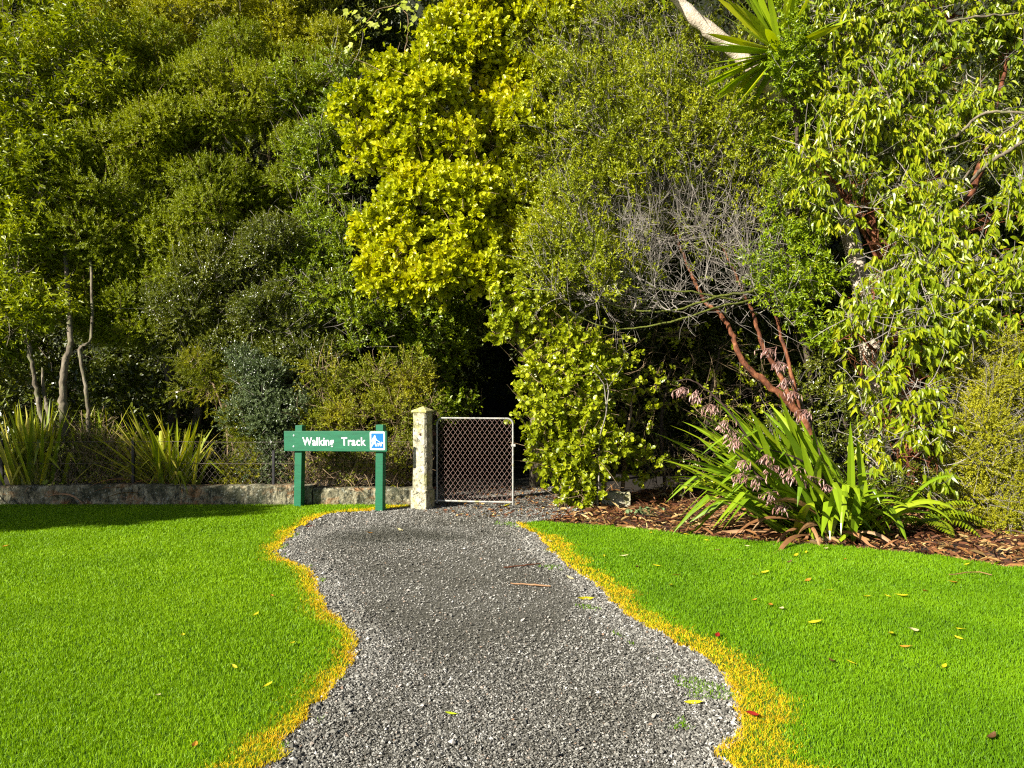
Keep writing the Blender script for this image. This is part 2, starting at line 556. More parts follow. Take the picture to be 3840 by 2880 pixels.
def damp(nt, tc, base):
    """the mossy damp patch on the path near its far end and a worn darker band"""
    L = nt.links.new
    sep = node(nt, 'ShaderNodeMapping')
    cx, cy = -1.15, 8.15
    sep.inputs['Scale'].default_value = (1 / 1.0, 1 / .62, 0)
    sep.inputs['Location'].default_value = (-cx / 1.0, -cy / .62, 0)
    L(tc.outputs['Object'], sep.inputs['Vector'])
    ln = node(nt, 'ShaderNodeVectorMath', operation='LENGTH')
    L(sep.outputs[0], ln.inputs[0])
    nz = node(nt, 'ShaderNodeTexNoise', Scale=1.6, Detail=5.0)
    L(tc.outputs['Object'], nz.inputs['Vector'])
    ad = node(nt, 'ShaderNodeMath', operation='MULTIPLY_ADD')
    L(nz.outputs['Fac'], ad.inputs[0]); ad.inputs[1].default_value = 1.6; L(ln.outputs['Value'], ad.inputs[2])
    mr = node(nt, 'ShaderNodeMapRange')
    mr.inputs['From Min'].default_value = 1.15; mr.inputs['From Max'].default_value = 1.9
    mr.inputs['To Min'].default_value = .72; mr.inputs['To Max'].default_value = 0
    L(ad.outputs[0], mr.inputs['Value'])
    mx = node(nt, 'ShaderNodeMix', data_type='RGBA')
    L(mr.outputs[0], mx.inputs[0]); L(base, mx.inputs[6]); mx.inputs[7].default_value = (.045, .045, .03, 1)
    n2 = node(nt, 'ShaderNodeTexNoise', Scale=.75, Detail=4.0)
    L(tc.outputs['Object'], n2.inputs['Vector'])
    m2 = node(nt, 'ShaderNodeMapRange')
    m2.inputs['From Min'].default_value = .45; m2.inputs['From Max'].default_value = .65; m2.inputs['To Max'].default_value = .6
    L(n2.outputs['Fac'], m2.inputs['Value'])
    mx2 = node(nt, 'ShaderNodeMix', data_type='RGBA', blend_type='MULTIPLY')
    L(m2.outputs[0], mx2.inputs[0]); L(mx.outputs[2], mx2.inputs[6]); mx2.inputs[7].default_value = (.55, .54, .48, 1)
    return mx2.outputs[2]


M['path'] = surf_mat('grit_path', [(.35, (.03, .028, .021)), (.5, (.095, .09, .07)), (.65, (.24, .23, .185))], 150, 6, .95, .7, 200, extra=damp)


def stone_mat():
    m, nt, out = new_mat('crushed_gravel')
    L = nt.links.new
    geo = node(nt, 'ShaderNodeNewGeometry'); tc = node(nt, 'ShaderNodeTexCoord')
    rp = ramp(nt, [(0, (.05, .047, .038)), (.35, (.125, .119, .10)), (.7, (.22, .212, .182)), (.9, (.36, .35, .31)), (.97, (.48, .465, .42)), (1, (.25, .16, .10))])
    L(geo.outputs['Random Per Island'], rp.inputs[0])
    p = node(nt, 'ShaderNodeBsdfPrincipled', Roughness=.8)
    p.inputs['Specular IOR Level'].default_value = .3
    L(damp(nt, tc, rp.outputs[0]), p.inputs['Base Color'])
    L(p.outputs[0], out.inputs[0])
    return m


M['stone'] = stone_mat()
M['concrete'] = surf_mat('lichened_concrete', [(.3, (.20, .18, .11)), (.5, (.42, .39, .27)), (.7, (.62, .58, .45))], 14, 10, .92, .7, 45,
                         extra=chain(mix_noise(20, .53, .60, (.035, .035, .02), .85), mix_noise(3.2, .5, .6, (.24, .24, .03), .55, off=(3, 1, 2)), mix_noise(8, .6, .7, (.05, .05, .03), .8, off=(7, 3, 1), stretch=(1, 1, .35))))
M['wall'] = surf_mat('mossy_old_concrete', [(.3, (.07, .06, .035)), (.5, (.21, .19, .115)), (.7, (.40, .37, .25))], 9, 10, .95, .9, 40,
                     extra=chain(mix_noise(16, .5, .58, (.025, .026, .014), .9, stretch=(1, 1, .5)), mix_noise(2.2, .52, .62, (.30, .12, .03), .55, off=(3, 1, 2), stretch=(1, 1, 2)), mix_noise(3, .48, .6, (.035, .04, .02), .9, off=(9, 4, 4)), mix_noise(34, .58, .66, (.42, .45, .38), .7, off=(1, 8, 4))))
M['green_paint'] = surf_mat('green_painted_timber', [(.3, (.003, .085, .036)), (.6, (.004, .12, .05)), (.8, (.012, .15, .065))], 5, 8, .55, .12, 60, spec=.35, stretch=(1, 1, 6), extra=mix_noise(9, .66, .74, (.08, .20, .12), .6))
M['white_paint'] = surf_mat('white_paint', [(.3, (.72, .72, .74)), (.7, (.84, .84, .84))], 12, 4, .5)
M['blue_panel'] = surf_mat('blue_panel', [(.3, (.003, .12, .40)), (.7, (.005, .14, .46))], 6, 4, .35, spec=.4)
M['galv'] = surf_mat('galvanised_pipe', [(.3, (.18, .18, .155)), (.5, (.33, .325, .29)), (.75, (.46, .45, .41))], 14, 8, .5, .2, 60, spec=.5, metallic=.25, extra=mix_noise(6, .55, .65, (.34, .30, .06), .6))
M['wire'] = surf_mat('rusty_netting', [(.3, (.18, .085, .065)), (.5, (.29, .19, .155)), (.75, (.38, .31, .27))], 30, 6, .6, metallic=.1)
M['old_wire'] = surf_mat('grey_netting', [(.3, (.06, .045, .035)), (.7, (.20, .165, .13))], 30, 6, .7)
M['post_iron'] = surf_mat('dark_iron', [(.3, (.012, .011, .012)), (.7, (.05, .045, .045))], 20, 6, .7)
M['rust'] = surf_mat('rust', [(.3, (.05, .02, .012)), (.7, (.18, .07, .03))], 60, 6, .8)
M['litter'] = leaf_mat('leaf_litter', [(.025, .010, .005), (.07, .024, .010), (.15, .055, .02), (.30, .14, .04), (.5, .40, .16)], .7, .1, .3, 2, .1)
for nm, c in (('yellow', [(.52, .46, .01), (.62, .54, .02)]), ('pale', [(.62, .52, .20), (.74, .66, .36)]), ('orange', [(.42, .17, .015), (.55, .26, .03)]), ('brown', [(.07, .03, .012), (.16, .08, .03)]), ('red', [(.24, .012, .01), (.36, .03, .015)]), ('lime', [(.30, .40, .01), (.42, .5, .02)])):
    M['fallen_' + nm] = leaf_mat('fallen_leaf_' + nm, c, .5, .2, .35, 30, .8)

# ------------------------------------------------------------------ ground, path, lawns
k = 3840 / 2212.0
left_px = [(905, 1092), (800, 1104), (735, 1108), (690, 1116), (650, 1136), (622, 1158), (600, 1180), (592, 1195), (598, 1206), (625, 1217), (655, 1230), (672, 1252), (684, 1284), (705, 1322), (735, 1352), (757, 1381), (758, 1412), (740, 1446), (708, 1484), (668, 1532), (625, 1578), (585, 1618), (548, 1659)]
right_px = [(1122, 1131), (1140, 1143), (1168, 1160), (1190, 1186), (1225, 1216), (1262, 1240), (1296, 1266), (1335, 1305), (1372, 1335), (1420, 1362), (1465, 1388), (1510, 1410), (1550, 1440), (1582, 1475), (1600, 1510), (1608, 1550), (1604, 1600), (1588, 1659)]
bed_px = [(1122, 1131), (1180, 1130), (1300, 1138), (1430, 1150), (1560, 1164), (1700, 1176), (1800, 1180), (1900, 1190), (2000, 1200), (2120, 1216), (2212, 1228)]
PL = [G(x * k, y * k) for x, y in left_px] + [(-2.05, 2.4), (-2.6, 1.0), (-2.6, -4)]
PR = [G(x * k, y * k) for x, y in right_px] + [(1.75, 2.3), (1.85, 1.0), (1.85, -4)]
BED = [G(x * k, y * k) for x, y in bed_px] + [(5.6, 7.05), (9, 6.4), (14, 6.2)]


def smooth_line(pts, sub=5, jit=0.0, seed=0):
    p = np.array(pts, float)
    q = np.concatenate([[2 * p[0] - p[1]], p, [2 * p[-1] - p[-2]]])
    o = []
    for i in range(len(p) - 1):
        for t in np.arange(sub) / sub:
            a, b, c, d = q[i:i + 4]
            o.append(.5 * ((2 * b) + (c - a) * t + (2 * a - 5 * b + 4 * c - d) * t * t + (-a + 3 * b - 3 * c + d) * t ** 3))
    o.append(p[-1])
    o = np.array(o)
    if jit:
        o[1:-1] += np.random.default_rng(seed).normal(0, jit, (len(o) - 2, 2))
    return o


PLs = smooth_line(PL, 5, .012, 1); PRs = smooth_line(PR, 5, .012, 2); BEDs = smooth_line(BED, 5, .015, 3)


def sheet(name, pts, z, mat, kind='structure'):
    tri = tessellate_polygon([[Vector((x, y, 0)) for x, y in pts]])
    g = Geo()
    v = np.array([(x, y, z) for x, y in pts])
    a = np.array(tri)
    n = np.cross(v[a[:, 1]] - v[a[:, 0]], v[a[:, 2]] - v[a[:, 0]])[:, 2]
    a[n < 0] = a[n < 0][:, ::-1]
    o = g.add(v, a).build(name, mat)
    o['kind'] = kind
    return o


left_lawn = list(map(tuple, PLs)) + [(-14, -4), (-14, 10.3), (-3.4, 10.3)]
right_lawn = list(map(tuple, PRs)) + [(14, -4)] + list(map(tuple, BEDs[::-1]))
path_poly = list(map(tuple, PLs[::-1])) + [(-1.25, 10.2), (-1.1, 13), (1.0, 13), (1.0, 10.2), (.95, 9.5)] + list(map(tuple, PRs))
sheet('ground', [(-120, -60), (120, -60), (120, 160), (-120, 160)], -.03, M['soil'])
sheet('lawn', left_lawn, .008, M['lawn_base'])
sheet('lawn', right_lawn, .0085, M['lawn_base'])
sheet('gravel_path', path_poly, -.004, M['path'])

# added bank hidden behind the trees, blocks sky so leaf gaps stay dark
g = Geo()
xs = np.linspace(-40, 40, 60); ys = np.linspace(16.5, 60, 40)
X, Y = np.meshgrid(xs, ys)
Z = np.clip((Y - 16.5), 0, None) ** 1.1 * .95 + .35 * noise3(np.stack([X, Y, X * 0], -1).reshape(-1, 3), .8, 4).reshape(X.shape) - .3
idx = np.arange(X.size).reshape(X.shape)
g.add(np.stack([X, Y, Z], -1).reshape(-1, 3), np.stack([idx[:-1, :-1], idx[:-1, 1:], idx[1:, 1:], idx[1:, :-1]], -1).reshape(-1, 4))
M['bank'] = surf_mat('sky_block_green', [(.4, (.006, .008, .003)), (.65, (.022, .03, .006))], 5, 10, .95, .8, 20)
g.build('sky_block_bank', M['bank'], None, True)['kind'] = 'structure'


def inside(poly, p):
    poly = np.array(poly); x, y = p[:, 0], p[:, 1]
    c = np.zeros(len(p), bool)
    a = poly; b = np.roll(poly, -1, 0)
    for (x0, y0), (x1, y1) in zip(a, b):
        if y0 == y1:
            continue
        hit = ((y0 > y) != (y1 > y)) & (x < (x1 - x0) * (y - y0) / (y1 - y0) + x0)
        c ^= hit
    return c


def dist_line(line, p):
    best = np.full(len(p), 9e9)
    for a, b in zip(line[:-1], line[1:]):
        ab = b - a
        t = np.clip(((p - a) @ ab) / max(ab @ ab, 1e-9), 0, 1)
        q = a + t[:, None] * ab
        best = np.minimum(best, ((p - q) ** 2).sum(1))
    return np.sqrt(best)


def view_points(rng, n_per, d0, d1, margin=.35):
    """random ground points in the strip of ground the photograph sees between distances d0 and d1"""
    half = .666
    area = (d1 - d0) * ((d0 + d1) * half + 2 * margin)
    n = int(area * n_per * 1.05)
    y = rng.uniform(d0, d1, n)
    x = rng.uniform(-1, 1, n) * (half * d1 + margin)
    keep = np.abs(x) < half * y + margin
    return np.stack([x[keep], y[keep]], 1)


def blades(geo, rng, p, z0, h, w, lean):
    n = len(p)
    az = rng.uniform(0, 6.28, n)
    face = np.stack([np.cos(az), np.sin(az), np.zeros(n)], 1)
    la = rng.uniform(0, 6.28, n)
    ln = np.stack([np.cos(la), np.sin(la), np.zeros(n)], 1) * (np.abs(rng.normal(0, lean, n)))[:, None]
    hh = h * rng.uniform(.55, 1.2, n)
    b = np.concatenate([p, np.full((n, 1), z0)], 1)
    up = np.array([0, 0, 1.])
    mid = b + (up * .6 + ln * .35) * hh[:, None]
    tip = b + (up * 1.0 + ln) * hh[:, None]
    ww = (w * rng.uniform(.7, 1.2, n))[:, None]
    V = np.stack([b - face * ww, b + face * ww, mid + face * ww * .8, mid - face * ww * .8, tip], 1)
    i = (np.arange(n) * 5)[:, None]
    q = np.concatenate([i, i + 1, i + 2, i + 3], 1)
    t = np.concatenate([i + 3, i + 2, i + 4], 1)
    geo.addm(V.reshape(-1, 3), t, q)


rng = np.random.default_rng(5)
gl, gr, gd = Geo(), Geo(), Geo()
for d0, d1, dens, w, h in ((2.6, 4.2, 25000, .0018, .026), (4.2, 6.0, 17000, .0023, .026), (6.0, 8.2, 11000, .003, .027), (8.2, 10.2, 8000, .004, .029)):
    p = view_points(rng, dens, d0, d1)
    p3 = np.concatenate([p, np.zeros((len(p), 1))], 1)
    n1 = noise3(p3, 3.2, 21); n2 = noise3(p3, 14, 22)
    for side, poly, line, geo in ((0, left_lawn, PLs, gl), (1, right_lawn, PRs, gr)):
        dl = dist_line(line, p)
        ins = inside(poly, p)
        sd = np.where(ins, dl, -dl)
        if side == 0:
            wd = .055 + .045 * n1 + .03 * n2
            wd = np.where(p[:, 1] > 8.9, wd + .08, wd)
        else:
            wd = .15 + .06 * n1 + .045 * n2 + .05 * np.clip(4.2 - p[:, 1], 0, 1)
            dead_off = p[:, 1] > 8.1
            wd = np.where(dead_off, .02, wd)
        dead = (sd > -.03 - .02 * n2) & (sd < wd) & (np.abs(p[:, 0]) < 5)
        fuzzy = (sd >= wd) & (sd < wd + .16) & (rng.random(len(p)) < .55 * (1 - (sd - wd) / .16) ** 2)
        dm = (dead & (rng.random(len(p)) < .86)) | fuzzy
        if side == 1:     # keep clear of the bed edge
            db = dist_line(BEDs, p)
            ins &= (db > .03) | (rng.random(len(p)) < .35)
        lv = ins & ~dm & ((sd > .02) | (n2 > .3))
        blades(geo, rng, p[lv], .006, h, w, .55)
        blades(gd, rng, p[dm], .0, h * .95, w * .95, .9)
        # stray tufts creeping on to the gravel at the edge
        st = (~ins) & (dl < .30 if side else dl < .1) & (n2 + n1 * .8 > .95) & (rng.random(len(p)) < .35)
        blades(geo if side == 0 else gr, rng, p[st], .0, h * .7, w, .9)
tag(gl.build('lawn_grass', M['grass_yellower']), kind='stuff')
tag(gr.build('lawn_grass', M['grass']), kind='stuff')
tag(gd.build('dead_edge_grass', M['dead_grass']), kind='stuff')

# crushed stone on the path
gs = Geo()
OCT = np.array([(1, 0, 0), (0, 1, 0), (-1, 0, 0), (0, -1, 0), (0, 0, 1), (0, 0, -1)], float)
OF = np.array([[0, 1, 4], [1, 2, 4], [2, 3, 4], [3, 0, 4], [1, 0, 5], [2, 1, 5], [3, 2, 5], [0, 3, 5]])
for d0, d1, dens, r in ((2.6, 4.4, 24000, .0042), (4.4, 6.4, 17000, .0046), (6.4, 8.6, 11000, .0052), (8.6, 12.0, 6000, .006)):
    p = view_points(rng, dens, d0, d1)
    p = p[inside(path_poly, p)]
    e = np.minimum(dist_line(PLs, p), dist_line(PRs, p))
    p3 = np.concatenate([p, np.zeros((len(p), 1))], 1)
    worn = noise3(p3, 1.5, 33)
    mid = np.exp(-((p[:, 1] - 5.9) / 1.7) ** 2) * np.clip(e / .5, 0, 1)
    keep = rng.random(len(p)) < np.clip(.8 + .35 * (e < .25) - .25 * worn - .5 * mid, .2, 1)
    p = p[keep]; e = e[keep]
    n = len(p)
    s = r * np.exp(rng.normal(0, .38, n)) * np.where(e < .22, 1.25, 1.0)
    V = OCT[None] * (1 + rng.normal(0, .22, (n, 6, 3))) + rng.normal(0, .16, (n, 6, 3))
    V = V * s[:, None, None] * np.array([1, 1, .68])
    a = rng.uniform(0, 6.28, n); c, sn = np.cos(a), np.sin(a)
    x = V[..., 0] * c[:, None] - V[..., 1] * sn[:, None]; y = V[..., 0] * sn[:, None] + V[..., 1] * c[:, None]
    tz = rng.normal(0, .35, n)[:, None]
    z = V[..., 2] + x * tz
    V = np.stack([x + p[:, 0:1], y + p[:, 1:2], z + (s * rng.uniform(-.1, .55, n))[:, None]], -1)
    gs.add(V.reshape(-1, 3), ((np.arange(n) * 6)[:, None, None] + OF[None]).reshape(-1, 3))
tag(gs.build('gravel', M['stone']), kind='stuff')

# leaf litter and bark strips in the planting bed and under the hedge
gl2 = Geo()
bed_poly = list(map(tuple, BEDs)) + [(14, 12), (1.0, 12), (.55, 10.6), (.55, 9.9), (.62, 9.3)]
n = 34000
p = np.stack([rng.uniform(.4, 7.5, n), rng.uniform(6.6, 11.5, n)], 1)
p = p[inside(bed_poly, p) & (np.abs(p[:, 0]) < .70 * p[:, 1] + .3)]
n = len(p)
az = rng.uniform(0, 6.28, n)
A = np.stack([np.cos(az), np.sin(az) * .6, rng.normal(0, .3, n)], 1)
N = np.stack([rng.normal(0, .6, n), rng.normal(0, .6, n), np.ones(n)], 1)
strip = rng.random(n) < .25
Ls = np.where(strip, rng.uniform(.06, .2, n), rng.uniform(.02, .055, n)); Ws = np.where(strip, rng.uniform(.004, .011, n), Ls * rng.uniform(.22, .5, n))
place(gl2, T_OVAL, np.concatenate([p, (rng.uniform(0, .035, n) - .025)[:, None]], 1), A, N, Ls, Ws)
# scattered drift on the path by the gate
n = 900
p = np.stack([rng.normal(.15, .55, n), rng.uniform(9.2, 12.0, n)], 1)
az = rng.uniform(0, 6.28, n)
place(gl2, T_OVAL, np.concatenate([p, rng.uniform(.004, .02, n)[:, None]], 1), np.stack([np.cos(az), np.sin(az), rng.normal(0, .2, n)], 1), np.stack([rng.normal(0, .4, n), rng.normal(0, .4, n), np.ones(n)], 1), rng.uniform(.03, .08, n), rng.uniform(.012, .035, n))
tag(gl2.build('leaf_litter', M['litter']), kind='stuff')

# ------------------------------------------------------------------ wall, fence, posts, gate
WY = 10.08
wl = thing('low_concrete_wall', 'long low mossy concrete wall running along the back of the left lawn', 'wall', (-5, WY + .1, 0))


def wall_geo(x0, x1, y0, y1, z1, seed):
    rng = np.random.default_rng(seed)
    nx = int((x1 - x0) / .05) + 1
    xs = np.linspace(x0, x1, nx)
    prof = [(y0, -.1), (y0 - .004, .08), (y0, z1 - .03), (y0 + .02, z1), (y1 - .02, z1), (y1, z1 - .03), (y1, -.1)]
    V = np.array([[(x, y, z) for y, z in prof] for x in xs], float)
    V[:, 1:6] += rng.normal(0, .004, V[:, 1:6].shape)
    V[:, 2:5, 2] += (.012 * noise3(V[:, 3], 2.0, seed))[:, None]
    m = len(prof)
    idx = np.arange(nx * m).reshape(nx, m)
    f = np.stack([idx[:-1, :-1], idx[1:, :-1], idx[1:, 1:], idx[:-1, 1:]], -1).reshape(-1, 4)
    caps = [[idx[0, 0], idx[0, i], idx[0, i + 1]] for i in range(1, m - 1)] + [[idx[-1, 0], idx[-1, i + 1], idx[-1, i]] for i in range(1, m - 1)]
    return V.reshape(-1, 3), f, np.array(caps)


def rz_pts(v, ang, c):
    v = np.array(v, float); ca, sa = math.cos(ang), math.sin(ang)
    x, y = v[:, 0] - c[0], v[:, 1] - c[1]
    v[:, 0] = c[0] + x * ca - y * sa; v[:, 1] = c[1] + x * sa + y * ca
    return v


part(Geo().addm(*wall_geo(-13, -2.62, WY, WY + .2, .262, 2)), 'plinth', M['wall'], wl)
part(Geo().addm(*wall_geo(-2.61, -1.17, WY + .012, WY + .19, .245, 3)), 'end_section', M['wall'], wl)
wr = thing('concrete_wall_stub', 'short stub of low concrete wall under the hedge beside the gateway', 'wall', (1.4, WY, 0))
part(Geo().addm(*wall_geo(1.18, 1.55, WY + .03, WY + .2, .17, 5)), 'plinth', M['concrete'], wr)

# chain link fence standing on the wall
fe = thing('chain_link_fence', 'low rusty chain link fence along the top of the mossy wall', 'fence', (-5, WY + .1, .26))
FY = WY + .1


def wave_netting(x0, x1, z0, z1, y, sx, sz, r, sides=3, slope=0.0, sagz=0):
    """diamond netting: zigzag wires that hook round each other"""
    nx = int(round((x1 - x0) / sx)); nz = int(round((z1 - z0) / (sz / 2)))
    P = np.zeros((nx, nz + 1, 3))
    i = np.arange(nx)[:, None]; j = np.arange(nz + 1)[None]
    P[..., 0] = x0 + (i + .5) * sx + np.where((j + i) % 2 == 0, .5, -.5) * sx * 1.04
    P[..., 2] = z0 + j * (z1 - z0) / nz
    P[..., 1] = y + np.where((j + i) % 2 == 0, r * .9, -r * .9)
    return tubes(P, np.full(P.shape[:2], r), sides)


part(Geo().add(*wave_netting(-8.0, -1.3, .27, .83, FY, .036, .09, .0010)), 'netting', M['old_wire'], fe)
ww = Geo()
for z in (.835, .55):
    xs = np.linspace(-8.0, -1.3, 60)
    pts = np.stack([xs, np.full(60, FY), z + .006 * np.sin(xs * 2.2)], 1)
    ww.add(*tubes(pts[None], np.full((1, 60), .0026), 4))
part(ww, 'strand_wire', M['old_wire'], fe)
for px in (8, 500, 1026):
    x = (px - 1920) / F * FY
    v, f, c = box(x - .016, x + .016, FY - .018, FY + .014, .25, .86 if px < 900 else .72, .003)
    g = Geo().addm(v, f, c)
    v, f, c = box(x - .003, x + .003, FY + .014, FY + .034, .25, .84 if px < 900 else .70)
    g.addm(v, f)
    part(g, 'fence_post', M['post_iron'], fe)


def gate_post(name, label, x, y, ang, hgt, w, mat):
    t = thing(name, label, 'gate post', (x, y, 0), ang)
    h = w / 2
    v, f, c = box(-h - .012, h + .012, -h - .012, h + .012, -.1, .24, .014)
    v[:, 2] += np.random.default_rng(4).normal(0, .004, len(v))
    lpart(Geo().addm(v, f, c), 'plinth', mat, t)
    # shaft: square with chamfers, tapering, a recessed face edge
    b = .022
    prof = [(-h + b, -h), (h - b, -h), (h, -h + b), (h, h - b), (h - b, h), (-h + b, h), (-h, h - b), (-h, -h + b)]
    zs = np.linspace(.235, hgt - .075, 14)
    r3 = np.random.default_rng(9)
    V = np.array([[(a * (1 - .06 * (z / hgt)), bb * (1 - .06 * (z / hgt)), z) for a, bb in prof] for z in zs])
    V[1:-1] += r3.normal(0, .0022, V[1:-1].shape)
    idx = np.arange(14 * 8).reshape(14, 8)
    f = np.stack([idx[:-1], np.roll(idx[:-1], -1, 1), np.roll(idx[1:], -1, 1), idx[1:]], -1).reshape(-1, 4)
    lpart(Geo().add(V.reshape(-1, 3), f), 'shaft', mat, t)
    # pyramid cap with a short overhang
    q = h * 1.06
    z0 = hgt - .078
    v = [(-q, -q, z0), (q, -q, z0), (q, q, z0), (-q, q, z0), (-q, -q, z0 + .022), (q, -q, z0 + .022), (q, q, z0 + .022), (-q, q, z0 + .022), (.004, 0, hgt)]
    f4 = [[3, 2, 1, 0]] + [[i, (i + 1) % 4, (i + 1) % 4 + 4, i + 4] for i in range(4)]
    f3 = [[4, 5, 8], [5, 6, 8], [6, 7, 8], [7, 4, 8]]
    lpart(Geo().addm(v, np.array(f3), np.array(f4)), 'cap', M['cap'], t)
    g = Geo()
    a = np.arange(8) / 8 * 2 * np.pi
    v = [(.02 + .012 * math.cos(i), -h * .97, hgt - .36 + .016 * math.sin(i)) for i in a] + [(.02 + .010 * math.cos(i), -h * .97 - .014, hgt - .36 + .013 * math.sin(i)) for i in a]
    f4 = np.array([[i, (i + 1) % 8, (i + 1) % 8 + 8, i + 8] for i in range(8)]); f3 = np.array([[8, 8 + i, 8 + (i + 1) % 8] for i in range(1, 7)])
    g.addm(np.array(v), f3, f4)
    lpart(g, 'bolt', M['rust'], t)
    return t


M['cap'] = surf_mat('mossy_cap', [(.3, (.22, .20, .04)), (.5, (.42, .38, .14)), (.7, (.58, .53, .36))], 16, 9, .95, .7, 50)
gate_post('concrete_gate_post', 'square lichen covered concrete gate post with pyramid cap beside the wire gate', -1.152, 9.93, R(-23), 1.315, .205, M['concrete'])
gate_post('concrete_gate_post', 'pale concrete gate post half buried in the round leaved hedge', 1.06, 10.3, R(-12), 1.15, .2, M['concrete'])

# the wire gate
GA = R(-9)
gt = thing('wire_gate', 'grey pipe framed chain link gate standing between the gate posts', 'gate', (-.975, 10.0, 0), GA)
gw, zb, zt, rr = 1.0, .085, 1.158, .0125
fr = Geo()
cr = .075
pts = [(0, 0, zb - .03)] + [(0, 0, z) for z in np.linspace(zb, zt - cr, 8)[1:]]
pts += [(cr - cr * math.cos(a), 0, zt - cr + cr * math.sin(a)) for a in np.linspace(0, math.pi / 2, 8)[1:]]
pts += [(x, 0, zt) for x in np.linspace(cr, gw - cr, 10)[1:]]
pts += [(gw - cr + cr * math.sin(a), 0, zt - cr + cr * math.cos(a)) for a in np.linspace(0, math.pi / 2, 8)[1:]]
pts += [(gw, 0, z) for z in np.linspace(zt - cr, zb - .03, 8)[1:]]
fr.add(*tubes(np.array(pts)[None], np.full((1, len(pts)), rr), 10))
lpart(fr, 'frame', M['galv'], gt, True)
br = Geo().add(*tubes(np.array([[(rr, 0, zb), (gw / 2, 0, zb - .002), (gw - rr, 0, zb)]]), np.full((1, 3), rr * 1.1), 10))
lpart(br, 'bottom_rail', M['galv'], gt, True)
lpart(Geo().add(*wave_netting(.02, gw - .012, zb + .012, zt - .01, 0, .0322, .087, .0026, 4)), 'netting', M['wire'], gt)
for z in (.25, .95):
    v, f, c = box(-.06, .0, -.012, .012, z - .018, z + .018, .004)
    lpart(Geo().addm(v, f, c), 'hinge', M['rust'], gt)
v, f, c = box(gw - .02, gw + .035, -.022, -.012, .80, .83, .003)
lpart(Geo().addm(v, f, c), 'latch', M['galv'], gt)

# ------------------------------------------------------------------ the sign
SA = R(-14)
bl, bh, bt = 1.425, .257, .036
sx, sy = (1259 - 1920) / F * 9.8, 9.8
zc = H - (1653.5 - 1440) / F * 9.8
sg = thing('walking_track_sign', 'green timber sign reading Walking Track on two posts at the lawn corner', 'sign', (sx, sy, 0), SA)
v, f, c = box(-bl / 2, bl / 2, -bt, 0, zc - bh / 2, zc + bh / 2, .004)
tilt = Matrix.Rotation(R(-1.1), 4, Vector((0, 1, 0)))


def tilted(v):
    v = np.array(v, float); a = R(-.9)
    x, z = v[:, 0].copy(), v[:, 2] - zc
    v[:, 0] = x * math.cos(a) + z * math.sin(a); v[:, 2] = zc - x * math.sin(a) + z * math.cos(a)
    return v


board = lpart(Geo().addm(tilted(v), f, c), 'board', M['green_paint'], sg)
for xx, zt2 in ((-bl / 2 + .185, zc + bh / 2 + .062), (bl / 2 - .115, zc + bh / 2 + .085)):
    v, f, c = box(xx - .049, xx + .049, .001, .099, -.3, zt2, .004)
    lean = .02 if xx < 0 else .008
    v[:, 0] += (v[:, 2] - zc) * lean
    lpart(Geo().addm(v, f, c), 'post', M['green_paint'], sg)


def flat_text(txt, x0, wdt, z0, hgt_ref):
    cu = bpy.data.curves.new('t', 'FONT')
    cu.body = txt; cu.size = 1; cu.extrude = .012; cu.offset = .019
    cu.space_character = 1.06
    ob = bpy.data.objects.new('t', cu)
    COL.objects.link(ob)
    dg = bpy.context.evaluated_depsgraph_get(); dg.update()
    me = bpy.data.meshes.new_from_object(ob.evaluated_get(dg))
    bpy.data.objects.remove(ob)
    v = np.array([q.co[:] for q in me.vertices])
    ff3 = np.array([p.vertices[:] for p in me.polygons if len(p.vertices) == 3]); ff4 = np.array([p.vertices[:] for p in me.polygons if len(p.vertices) == 4])
    x = (v[:, 0] - v[:, 0].min()) / (v[:, 0].max() - v[:, 0].min()) * wdt + x0
    z = z0 + v[:, 1] / .73 * hgt_ref
    y = -bt - .0012 - (v[:, 2] + .012) * .06
    return Geo().addm(tilted(np.stack([x, y, z], 1)), ff3, ff4)


zx = lambda p: -bl / 2 + (p - 172) / 1348 * bl          # zoomed sign pixels -> board
zz = lambda p: zc + bh / 2 - (p - 424) / 283 * bh
lpart(flat_text('Walking', zx(422), .442, zz(624), zz(508) - zz(624)), 'lettering', M['white_paint'], board)
lpart(flat_text('Track', zx(938), .335, zz(624), zz(506) - zz(624)), 'lettering', M['white_paint'], board)
for px, py in ((306, 486), (302, 642)):
    a = np.arange(10) / 10 * 2 * np.pi
    v = [(zx(px) + .0115 * math.cos(i), -bt - .001, zz(py) + .0115 * math.sin(i)) for i in a] + [(zx(px) + .009 * math.cos(i), -bt - .006, zz(py) + .009 * math.sin(i)) for i in a]
    f4 = np.array([[i, (i + 1) % 10, (i + 1) % 10 + 10, i + 10] for i in range(10)]); f3 = np.array([[10, 10 + i, 10 + (i + 1) % 10] for i in range(1, 9)])
    lpart(Geo().addm(tilted(v), f3, f4), 'screw', M['white_paint'], board)


def round_rect(x0, x1, z0, z1, r, y0, y1):
    pts = []
    for cx, cz, a0 in ((x1 - r, z1 - r, 0), (x0 + r, z1 - r, 90), (x0 + r, z0 + r, 180), (x1 - r, z0 + r, 270)):
        pts += [(cx + r * math.cos(R(a0 + t)), cz + r * math.sin(R(a0 + t))) for t in (0, 30, 60, 90)]
    n = len(pts)
    v = [(x, y0, z) for x, z in pts] + [(x, y1, z) for x, z in pts]
    f4 = [[i, (i + 1) % n, (i + 1) % n + n, i + n] for i in range(n)]
    f3 = [[n, n + i, n + i + 1] for i in range(1, n - 1)]
    return Geo().addm(tilted(v), np.array(f3), np.array(f4))


